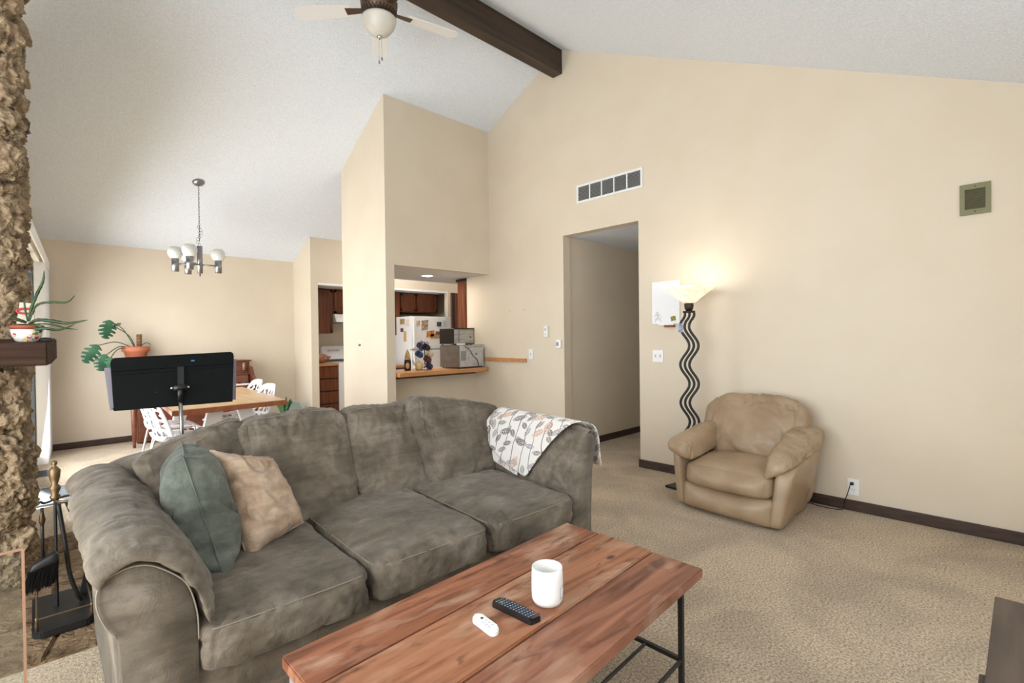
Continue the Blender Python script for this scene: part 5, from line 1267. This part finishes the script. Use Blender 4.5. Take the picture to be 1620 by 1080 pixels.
# ------------------------------------------------------------------ media console at lower right
cn = thing('media_console', 'dark brown wooden media console at the lower right corner', 'console', (1.4, -0.2, 0))
M_con = mat('espresso_wood', rgb(66, 53, 44), 0.6, rgb(88, 72, 60), 4, (0.6, 7, 5), detail=5)
cr = onZ(1574, 942, 0.50)
link('top', box(0.75, cr.x, YF+0.03, cr.y, 0.475, 0.50, 0.003), M_con, cn)
link('body', box(0.78, cr.x-0.03, YF+0.04, cr.y-0.02, 0.06, 0.475), M_con, cn)
for x0, x1 in ((0.80, 1.39), (1.41, cr.x-0.05)):
    d_ = link('door', box(x0, x1, cr.y-0.02, cr.y-0.004, 0.08, 0.465, 0.003), M_con, cn)
    link('handle', box((x0+x1)/2-0.05, (x0+x1)/2+0.05, cr.y-0.004, cr.y+0.004, 0.40, 0.412), M_brushed, d_)
for x in (0.82, cr.x-0.07):
    for y in (YF+0.08, cr.y-0.07): link('foot', box(x-0.02, x+0.02, y-0.02, y+0.02, 0, 0.06), M_con, cn)
sp = onZ(1549, 1064, 0.16)
st_ = thing('subwoofer', 'small black box on the floor beside the media console', 'speaker', (sp.x-0.1, sp.y-0.1, 0))
link('cabinet', box(sp.x-0.20, sp.x, sp.y-0.24, sp.y, 0.008, 0.16, 0.004), M_con, st_)
link('grille', box(sp.x-0.19, sp.x-0.01, sp.y-0.23, sp.y-0.01, 0.16, 0.164), M_blackplastic, st_)
for x in (sp.x-0.18, sp.x-0.02):
    for y in (sp.y-0.22, sp.y-0.02): link('foot', box(x-0.01, x+0.01, y-0.01, y+0.01, 0, 0.008), M_black, st_)

# ------------------------------------------------------------------ kitchen
bc_ = thing('breakfast_bar', 'honey butcher-block breakfast bar in the kitchen pass-through', 'counter', (3.45, 5.0, 0.84))
for k in range(6):
    y0 = 4.735+0.105*k; link('stave', box(2.845 if k > 0 else 2.86, 4.10 if k < 1 else XR-0.005, y0, y0+0.104, 0.853, 0.895, 0.0015), M_butcher, bc_)
link('support', box(2.87, 3.98, 4.80, 5.09, 0.828, 0.853), M_base, bc_)
# recessed downlight
rl = onZ(676, 436, 2.085)
dl = thing('recessed_light', 'round lit recessed downlight in the kitchen ceiling', 'ceiling light', (rl.x, rl.y, 2.085))
link('trim_ring', lathe([(0.07, 0), (0.095, 0), (0.093, -0.006), (0.07, -0.006)], (rl.x, rl.y, 2.085), 28), M_white, dl)
link('lens', lathe([(0, -0.004), (0.07, -0.004), (0.07, 0.0), (0, 0)], (rl.x, rl.y, 2.085), 28), mat('downlight_glow', (1, 0.93, 0.82, 1), 0.5, emit=(1, 0.94, 0.84, 1), emit_s=14), dl)
area_light('recessed_light_beam', (rl.x, rl.y, 2.07), (0, 0, -1), 0.14, 0.14, 9, (1, 0.92, 0.80))
area_light('kitchen_fill_light', (4.3, 6.6, 2.9), (0, 0, -1), 0.6, 0.6, 18, (1, 0.97, 0.93))  # added fill that brightens the kitchen; no fixture belongs to it

# fridge
fr_ = thing('refrigerator', 'white top-freezer refrigerator covered with magnets behind the bar', 'refrigerator', (4.95, 7.45, 0))
fx0, fx1, fy0, fy1, fzt = 4.515, 5.34, 7.10, 7.85, 1.645
link('body', box(fx0+0.005, fx1-0.005, fy0+0.06, fy1, 0.02, fzt, 0.006), M_plastic, fr_)
zsp = onY(690, 552, fy0).z
fd = link('freezer_door', box(fx0, fx1, fy0, fy0+0.056, zsp+0.006, fzt, 0.008), M_plastic, fr_); rd = link('fridge_door', box(fx0, fx1, fy0, fy0+0.056, 0.08, zsp-0.006, 0.008), M_plastic, fr_)
link('handle', box(fx0+0.03, fx0+0.06, fy0-0.035, fy0, zsp+0.03, fzt-0.03, 0.008), M_plastic, fd); link('handle', box(fx0+0.03, fx0+0.06, fy0-0.035, fy0, zsp-0.6, zsp-0.03, 0.008), M_plastic, rd)
link('kick_plate', box(fx0+0.02, fx1-0.02, fy0+0.08, fy0+0.1, 0.0, 0.08), M_blackplastic, fr_)
def magnet(u0, v0, u1, v1, c1, c2, lb, tilt=0, cat='magnet', plane='Y', sc=50):
    if plane == 'Y': a, b2, c_, d_ = onY(u0, v0+tilt, fy0-0.001), onY(u1, v0, fy0-0.001), onY(u1-tilt*0.3, v1, fy0-0.001), onY(u0-tilt*0.3, v1+tilt, fy0-0.001); off = (0, -0.005, 0)
    else: a, b2, c_, d_ = onX(u0, v0, fx0+0.004), onX(u1, v0, fx0+0.004), onX(u1, v1, fx0+0.004), onX(u0, v1, fx0+0.004); off = (-0.005, 0, 0)
    tag(link('fridge_magnet', prism([a, b2, c_, d_], off), mat('magnet_'+lb.replace(' ', '_')[:40], c1, 0.5, c2, sc)), lb, cat, 'magnets on the refrigerator')
magnet(659, 507, 664, 515, rgb(176, 84, 50), rgb(230, 210, 190), 'small orange photo magnet left on the freezer door')
magnet(667, 506, 677, 521, rgb(96, 78, 62), rgb(216, 190, 160), 'tall brown snapshot on the freezer door', 1)
magnet(691, 509, 698, 516, rgb(38, 44, 52), rgb(90, 96, 104), 'dark square magnet on the right of the freezer door')
magnet(700, 507, 706, 517, rgb(186, 208, 200), rgb(226, 232, 228), 'pale green card on the right of the freezer door')
magnet(675, 522, 687, 532, rgb(186, 66, 44), rgb(226, 176, 96), 'red and orange magnet cluster in the middle of the freezer door', 2)
magnet(681, 528, 699, 535, rgb(150, 110, 76), rgb(206, 176, 128), 'wide brown photo strip low on the freezer door')
magnet(689, 524, 698, 529, rgb(110, 74, 52), rgb(160, 120, 90), 'small dark brown magnet above the photo strip')
magnet(640, 504, 633, 513, rgb(226, 200, 140), rgb(96, 70, 40), 'yellow and brown picture on the refrigerator side', plane='X')
magnet(647, 505, 642, 516, rgb(220, 196, 168), rgb(240, 228, 212), 'cream note on the refrigerator side', plane='X')
magnet(638, 519, 634, 525, rgb(60, 44, 52), rgb(150, 60, 60), 'dark round magnet on the refrigerator side', plane='X')
magnet(643, 524, 639, 540, rgb(206, 156, 96), rgb(226, 182, 126), 'long tan wooden magnet on the refrigerator side', plane='X')
# cabinets
def cab_door(x0, x1, y, z0, z1, parent):
    d = link('door', box(x0, x1, y-0.02, y, z0, z1, 0.003), M_cab, parent)
    fr2 = NB()
    abox(fr2, x0+0.0, x0+0.035, y-0.026, y-0.018, z0, z1); abox(fr2, x1-0.035, x1, y-0.026, y-0.018, z0, z1); abox(fr2, x0, x1, y-0.026, y-0.018, z1-0.035, z1); abox(fr2, x0, x1, y-0.026, y-0.018, z0, z0+0.035)
    link('door_rim', fr2, M_cab, d); link('hinge', box(x0+0.01, x0+0.02, y-0.029, y-0.026, z0+0.04, z0+0.07), M_cabdark, d)
Yc = 7.62
a = onY(631, 462, Yc); b2 = onY(692, 495, Yc)
cb_ = thing('upper_cabinet', 'dark reddish upper cabinet above the refrigerator', 'cabinet', (a.x, Yc, b2.z))
ztop = 2.083; zbot = b2.z
link('body', box(a.x-0.02, b2.x, Yc, 8.25, zbot, ztop), M_cab, cb_)
xm = onY(657, 480, Yc).x
cab_door(a.x+0.02, xm-0.012, Yc, zbot+0.02, ztop-0.02, cb_); cab_door(xm+0.012, b2.x-0.02, Yc, zbot+0.02, ztop-0.02, cb_)
tall = thing('refrigerator_side_panel', 'narrow dark wood panel beside the refrigerator at the pillar edge', 'panel', (4.40, 7.6, 1.3))
pz = onY(627, 530, 7.60).z
link('panel', box(a.x-0.10, a.x-0.021, 7.58, 8.25, pz, ztop), M_cab, tall); link('edge_strip', box(a.x-0.102, a.x-0.019, 7.572, 7.58, pz, ztop), M_cab, tall)
# alcove left: upper cabinets, hood, stove, drawers
Yk = 7.78
x0 = 3.06; x1 = onY(526, 470, Yk).x; x2 = x1+0.76
uz = onY(527, 527, Yk).z; hz = onY(540, 497, Yk).z
c2_ = thing('upper_cabinet', 'tall dark wood upper cabinet left of the range hood', 'cabinet', (x0, Yk, uz))
link('body', box(x0, x1-0.002, Yk, 8.25, uz, ztop), M_cab, c2_); cab_door(x0+0.02, x1-0.015, Yk, uz+0.015, ztop-0.015, c2_)
c3_ = thing('upper_cabinet', 'short dark wood upper cabinet over the range hood', 'cabinet', (x1, Yk, hz))
link('body', box(x1+0.002, x2, Yk, 8.25, hz, ztop), M_cab, c3_); cab_door(x1+0.02, (x1+x2)/2-0.005, Yk, hz+0.015, ztop-0.015, c3_); cab_door((x1+x2)/2+0.005, x2-0.02, Yk, hz+0.015, ztop-0.015, c3_)
hd_ = thing('range_hood', 'white range hood above the stove', 'range hood', (x1, Yk, hz-0.15))
link('hood', prism([(x1+0.003, 7.66, hz-0.13), (x1+0.003, 7.72, hz-0.002), (x1+0.003, 8.25, hz-0.002), (x1+0.003, 8.25, hz-0.13)], (0.75, 0, 0), 0.004), M_plastic, hd_); link('filter', box(x1+0.06, x2-0.06, 7.74, 8.2, hz-0.135, hz-0.13), M_brushed, hd_)
dw = thing('drawer_cabinet', 'dark wood base cabinet with four drawers left of the stove', 'cabinet', (3.25, 7.9, 0))
cx1 = x1+0.02
link('body', box(3.055, cx1-0.003, 7.66, 8.25, 0.0, 0.855), M_cabdark, dw)
for k in range(4):
    z1_ = 0.845-0.198*k; d_ = link('drawer', box(3.065, cx1-0.008, 7.638, 7.66, z1_-0.182, z1_, 0.003), M_cab, dw); link('pull_groove', box(3.07, cx1-0.012, 7.636, 7.64, z1_-0.186, z1_-0.181), M_cabdark, d_)
tag(link('countertop', box(3.05, cx1-0.003, 7.62, 8.25, 0.856, 0.893, 0.004), M_butcher), 'honey wood countertop over the drawers beside the stove', 'countertop')
stv = thing('stove', 'white electric stove with control panel seen through the alcove', 'stove', (x1+0.4, 7.95, 0))
link('body', box(cx1+0.002, cx1+0.76, 7.64, 8.2, 0.02, 0.90, 0.004), M_plastic, stv); 
bg_ = link('backguard', prism([(cx1-0.06, 8.05, 0.94), (cx1-0.06, 8.12, 1.16), (cx1-0.06, 8.2, 1.16), (cx1-0.06, 8.2, 0.94)], (0.82, 0, 0), 0.006), M_plastic, stv)
for k in range(5): link('control_knob', lathe([(0, 0), (0.018, 0), (0.016, 0.012), (0, 0.012)], (0, 0, 0), 12).__class__ and turned(lathe([(0, 0), (0.02, 0), (0.018, 0.014), (0, 0.014)], (0, 0, 0), 12), (cx1+0.03+0.045*k, 8.075, 1.09), 'X', PI/2), mat('knob_grey', rgb(200, 200, 205), 0.4), bg_)
bd = thing('bread_loaf', 'brown bread loaf bag on the counter by the stove', 'bread', (3.30, 7.85, 0.893))
bm = NB(); bmesh.ops.create_icosphere(bm, subdivisions=3, radius=1)
for v in bm.verts: v.co = Vector((v.co.x*0.15, v.co.y*0.08, max(-0.98, v.co.z)*0.075))*(1+0.25*noise.noise(v.co*2.2)); 
bm.transform(Matrix.Translation((3.27, 7.80, 0.975))); link('loaf', bm, mat('bread_brown', rgb(128, 76, 50), 0.6, rgb(186, 140, 110), 25), bd, True)
link('tie', tube([(3.40, 7.8, 0.96), (3.44, 7.79, 1.0)], 0.012, 8), MATS['bread_brown'], bd, True)
# tall pantry panel on the right
tp = thing('pantry_cabinet', 'tall dark wood pantry cabinet at the right end of the kitchen', 'cabinet', (4.4, 5.45, 0))
link('side_panel', box(XR-0.002, XR+0.02, 5.275, 5.47, 0, 2.055), M_cab, tp); link('carcass', box(XR+0.02, XR+0.30, 5.29, 5.46, 0, 2.04), M_cab, tp); link('crown', box(XR-0.02, XR+0.3, 5.272, 5.485, 2.045, 2.075), M_cabdark, tp)
link('door_rim', box(XR-0.012, XR-0.002, 5.30, 5.34, 0.1, 2.0), M_cab, tp)
kd = thing('kitchen_door', 'dark wood door edge behind the pantry cabinet', 'door', (5.4, 7.0, 0))
q0 = onY(714.5, 463, 6.9); q1 = onY(722, 463, 6.9)
link('leaf', box(q0.x, q0.x+0.5, 6.9, 6.94, 0.01, q0.z), M_cab, kd); link('stile', box(q0.x-0.0, q0.x+0.06, 6.885, 6.9, 0.01, q0.z), M_cabdark, kd)
# small cutting board / far counter seen at left of the bar
lc = onY(635, 577, 6.6)
ct2 = thing('kitchen_counter', 'honey wood counter with dark cabinet seen behind the bar', 'cabinet', (3.7, 6.4, 0))
link('top', box(4.0, 4.45, 7.2, 7.56, 0.80, 0.835), M_butcher, ct2); link('body', box(4.02, 4.45, 7.22, 7.56, 0.0, 0.80), M_cab, ct2)

# things on the bar
BZ = 0.8955
def onbar(u, v): return onZ(u, v, BZ)
# big microwave (its back) 
p0 = onY(697, 578, 5.12); p1 = onY(728, 586, 4.84); p2 = onY(767, 580, 4.90)
mw_ = thing('microwave_oven', 'large steel microwave oven on the bar, back side showing', 'microwave', (3.75, 5.0, BZ))
A = Vector((onY(727, 586, 4.86).x, 4.86)); Bq = Vector((onY(766, 582, 4.90).x, 4.90)); ex = (Bq-A).normalized(); ey = Vector((-ex.y, ex.x)); Wm = (Bq-A).length; Dm = 0.36; Hm = onY(727, 546, 4.86).z-BZ-0.012
def mwp(a, b2, z): q = A+ex*a+ey*b2; return Vector((q.x, q.y, BZ+z))
def mbox(name, a0, a1, b0, b1, z0, z1, m, parent, bev=0.003): return link(name, prism([mwp(a0, b0, z0), mwp(a1, b0, z0), mwp(a1, b1, z0), mwp(a0, b1, z0)], (0, 0, z1-z0), bev), m, parent)
M_steel = mat('stainless', rgb(160, 158, 154), 0.35, rgb(190, 188, 184), 6, (1, 1, 8), metal=0.5); M_steeld = mat('galvanised_back', rgb(186, 186, 186), 0.5, rgb(204, 204, 204), 20, metal=0.2)
M_mwside = mat('microwave_side', rgb(126, 122, 118), 0.35, rgb(138, 134, 128), 3, (1, 3, 6), metal=0.5)
mbox('case', 0, Wm, 0, Dm, 0.012, Hm+0.012, M_mwside, mw_)
mbox('back_plate', 0.006, Wm-0.006, -0.004, 0.004, 0.018, Hm+0.006, M_steeld, mw_, 0.001)
mbox('rear_bulge', Wm*0.36, Wm*0.93, -0.014, -0.004, 0.05, Hm*0.5, M_steeld, mw_, 0.002)
mbox('vent_grid', Wm*0.05, Wm*0.26, -0.007, -0.004, Hm*0.35, Hm*0.78, mat('vent_grey', rgb(140, 142, 146), 0.5), mw_, 0.001)
for k in range(10): mbox('vent_slot', Wm*(0.36+0.058*k), Wm*(0.385+0.058*k), -0.006, -0.004, Hm*0.93, Hm*0.965, M_black, mw_, 0)
for k in range(8): mbox('vent_slot', Wm*0.965, Wm*0.98, -0.006, -0.004, Hm*(0.2+0.085*k), Hm*(0.24+0.085*k), M_black, mw_, 0)
for a_, z_, w_, h_ in ((0.43, 0.62, 0.02, 0.06), (0.63, 0.58, 0.06, 0.10), (0.34, 0.42, 0.02, 0.09)): mbox('rear_label', Wm*a_, Wm*(a_+w_), -0.0065, -0.004, Hm*z_, Hm*(z_+h_), mat('label_dark', rgb(110, 112, 116), 0.5), mw_, 0)
for a_, b_2 in ((0.03, 0.03), (Wm-0.03, 0.03), (0.03, Dm-0.03), (Wm-0.03, Dm-0.03)): link('foot', lathe([(0, 0), (0.012, 0), (0.012, 0.012), (0, 0.012)], mwp(a_, b_2, 0), 10), M_black, mw_)
link('cord', tube(catmull([mwp(Wm*0.2, -0.008, Hm+0.0), mwp(Wm*0.35, -0.02, Hm*0.85), mwp(Wm*0.5, -0.022, Hm*0.55), mwp(Wm*0.66, -0.022, Hm*0.36), mwp(Wm*0.72, -0.022, 0.02)], 6), 0.004, 6), M_black, mw_, True)
# toaster oven on top
zt0 = Hm+0.0125
to = thing('toaster_oven', 'smaller black and steel toaster oven stacked on the microwave', 'toaster oven', mwp(Wm*0.3, 0.15, zt0))
a0 = -Wm*0.06; a1 = Wm*0.73; Ht = onY(745, 519, 4.92).z-BZ-zt0
b0 = 0.06; b1 = 0.34
mbox('case', a0, a1, b0, b1, zt0+0.012, zt0+Ht, M_steel, to, 0.008)
mbox('side_cover', a0-0.004, a0+0.002, b0+0.005, b1-0.01, zt0+0.018, zt0+Ht-0.006, M_blackplastic, to, 0.002)
mbox('back_rim', a0+0.003, a1+0.004, b0-0.004, b0+0.012, zt0+Ht-0.016, zt0+Ht+0.003, M_black, to, 0.002); mbox('back_rim', a1-0.008, a1+0.004, b0-0.004, b0+0.012, zt0+0.01, zt0+Ht, M_black, to, 0.002); mbox('back_rim', a0+0.003, a1, b0-0.004, b0+0.012, zt0+0.008, zt0+0.020, M_black, to, 0.002)
mbox('back_bulge', a0+(a1-a0)*0.22, a1-0.022, b0-0.022, b0, zt0+0.035, zt0+Ht-0.028, M_steel, to, 0.006)
mbox('back_port', a0+(a1-a0)*0.72, a0+(a1-a0)*0.78, b0-0.024, b0-0.021, zt0+Ht*0.42, zt0+Ht*0.5, M_black, to, 0)
for a_ in (a0+0.03, a1-0.03):
    for b_2 in (b0+0.03, b1-0.03): link('foot', lathe([(0, 0), (0.01, 0), (0.01, 0.0125), (0, 0.0125)], mwp(a_, b_2, zt0-0.0), 10), M_black, to)
tag(link('power_adapter', prism([mwp(-0.03+0.03, 0.012, zt0+0.001), mwp(0.12, 0.012, zt0+0.001), mwp(0.12, 0.055, zt0+0.001), mwp(0.0, 0.055, zt0+0.001)], (0, 0, 0.022), 0.004), M_plastic), 'white plug adapter lying on the microwave', 'adapter')
# bottle-like figurine
fgp = onbar(645, 586); fg = thing('figurine', 'pointed dark and gold figurine at the left end of the bar', 'figurine', fgp)
M_gold = mat('figurine_gold', rgb(176, 142, 88), 0.4, rgb(214, 184, 128), 30); M_fdark = mat('figurine_dark', rgb(32, 26, 30), 0.3)
link('body', lathe([(0, 0), (0.036, 0), (0.04, 0.02), (0.04, 0.10), (0.036, 0.13), (0, 0.13)], fgp, 20), M_fdark, fg, True); link('cone', lathe([(0.0365, 0.13), (0.034, 0.16), (0.022, 0.21), (0.008, 0.245), (0, 0.25)], fgp, 20), M_gold, fg, True)
tw = Vector((-fgp.x, -fgp.y, 0)).normalized()
link('gold_emblem', prism([fgp+tw*0.0405+Vector((0, 0, 0.06+0.035*math.sin(q)))+Vector((-tw.y, tw.x, 0))*0.022*math.cos(q) for q in [i*2*PI/12 for i in range(12)]], tw*0.002), M_gold, fg)
# mug tree and mugs
tp_ = onbar(672, 584); tr = thing('mug_tree', 'black metal mug tree standing on the bar', 'mug tree', tp_)
link('base', lathe([(0, 0), (0.085, 0), (0.085, 0.006), (0.01, 0.012), (0, 0.012)], tp_, 24), M_steel, tr, True); link('post', tube([tp_+Vector((0, 0, 0.01)), tp_+Vector((0, 0, 0.34))], 0.006, 8), M_black, tr)
hooks = [(-0.6, 0.29), (2.3, 0.29), (-0.9, 0.20), (2.0, 0.21), (-0.5, 0.11), (2.5, 0.12)]
rdir = _R2.copy(); rdir.z = 0; rdir.normalize(); fdir = _F2.copy(); fdir.z = 0; fdir.normalize()
mugc = [(rgb(34, 34, 44), rgb(90, 96, 140), 'dark blue patterned mug high on the mug tree'), (rgb(30, 28, 30), rgb(60, 54, 60), 'black mug at the top of the mug tree'), (rgb(28, 34, 52), rgb(60, 100, 150), 'dark mug with blue inside, left on the mug tree'),
        (rgb(206, 190, 158), rgb(226, 214, 190), 'cream mug on the right of the mug tree'), (rgb(60, 26, 30), rgb(110, 60, 50), 'maroon mug halfway down the mug tree'), (rgb(26, 26, 40), rgb(70, 64, 100), 'dark navy mug low on the mug tree')]
offs = [(-0.035, -0.05, 0.285), (0.03, -0.03, 0.27), (-0.052, -0.06, 0.185), (0.062, 0.0, 0.19), (0.045, -0.05, 0.125), (0.062, -0.05, 0.045)]
for (dx, dy, dz), (ca_, cb2, lb) in zip(offs, mugc):
    c0 = tp_+rdir*dx+fdir*dy+Vector((0, 0, dz))
    link('hook', tube(catmull([tp_+Vector((0, 0, dz+0.05)), tp_.lerp(c0, 0.6)+Vector((0, 0, dz*0.4+0.045)), c0+Vector((0, 0, 0.045))], 4), 0.004, 6), M_black, tr, True)
    mgt = thing('mug', lb, 'mug', c0, 0, 'mugs hanging on the mug tree')
    bm = lathe([(0, -0.04), (0.032, -0.04), (0.037, -0.03), (0.037, 0.042), (0.033, 0.042), (0.033, -0.028), (0, -0.032)], (0, 0, 0), 20)
    axis = (-fdir*0.75-rdir*0.35+Vector((0, 0, 0.35))).normalized()
    Mq = Matrix.Translation(c0) @ axis.to_track_quat('Z', 'Y').to_matrix().to_4x4(); bm.transform(Mq)
    link('body', bm, mat('mugmat_'+lb[:12].replace(' ', '_')+str(round(dz*1000)), ca_, 0.3, cb2, 30), mgt, True)
    bm = tube(catmull([(0, 0.035, 0.028), (0, 0.06, 0.022), (0, 0.062, -0.014), (0, 0.035, -0.022)], 5), 0.0045, 6); bm.transform(Mq); link('handle', bm, mat('mugmat_'+lb[:12].replace(' ', '_')+str(round(dz*1000)), ca_, 0.3), mgt, True)
# small yellow teapot at the tree's foot
tpp = onbar(663, 585); tpt = thing('teapot', 'small cream teapot beside the foot of the mug tree', 'teapot', tpp)
M_tp = mat('teapot_cream', rgb(206, 182, 130), 0.35, rgb(224, 206, 164), 12)
link('body', lathe([(0, 0), (0.032, 0), (0.046, 0.02), (0.05, 0.05), (0.042, 0.08), (0.022, 0.095), (0, 0.096)], tpp, 24), M_tp, tpt, True); link('lid', lathe([(0.022, 0.095), (0.018, 0.103), (0.006, 0.106), (0.007, 0.115), (0, 0.12)], tpp, 16), M_tp, tpt, True)
link('spout', tube(catmull([tpp-rdir*0.04+Vector((0, 0, 0.05)), tpp-rdir*0.062+Vector((0, 0, 0.08)), tpp-rdir*0.075+Vector((0, 0, 0.115))], 5), [0.012]*3+[0.010]*4+[0.008]*4, 8), M_tp, tpt, True)
link('handle', tube(catmull([tpp+rdir*0.04+Vector((0, 0, 0.07)), tpp+rdir*0.075+Vector((0, 0, 0.06)), tpp+rdir*0.045+Vector((0, 0, 0.025))], 5), 0.005, 6), M_tp, tpt, True)
sp2 = onbar(637, 584); sd2 = thing('saucer', 'dark blue saucer lying on the bar behind the figurine', 'saucer', sp2)
link('dish', lathe([(0, 0), (0.03, 0), (0.06, 0.012), (0.058, 0.014), (0.03, 0.005), (0, 0.005)], sp2+Vector((0.02, 0.12, 0)), 20), mat('saucer_blue', rgb(60, 66, 92), 0.4), sd2, True); link('rim', tube([sp2+Vector((0.02+0.059*math.cos(q*PI/10), 0.12+0.059*math.sin(q*PI/10), 0.0135)) for q in range(20)], 0.0018, 5, closed=True), MATS['saucer_blue'], sd2)
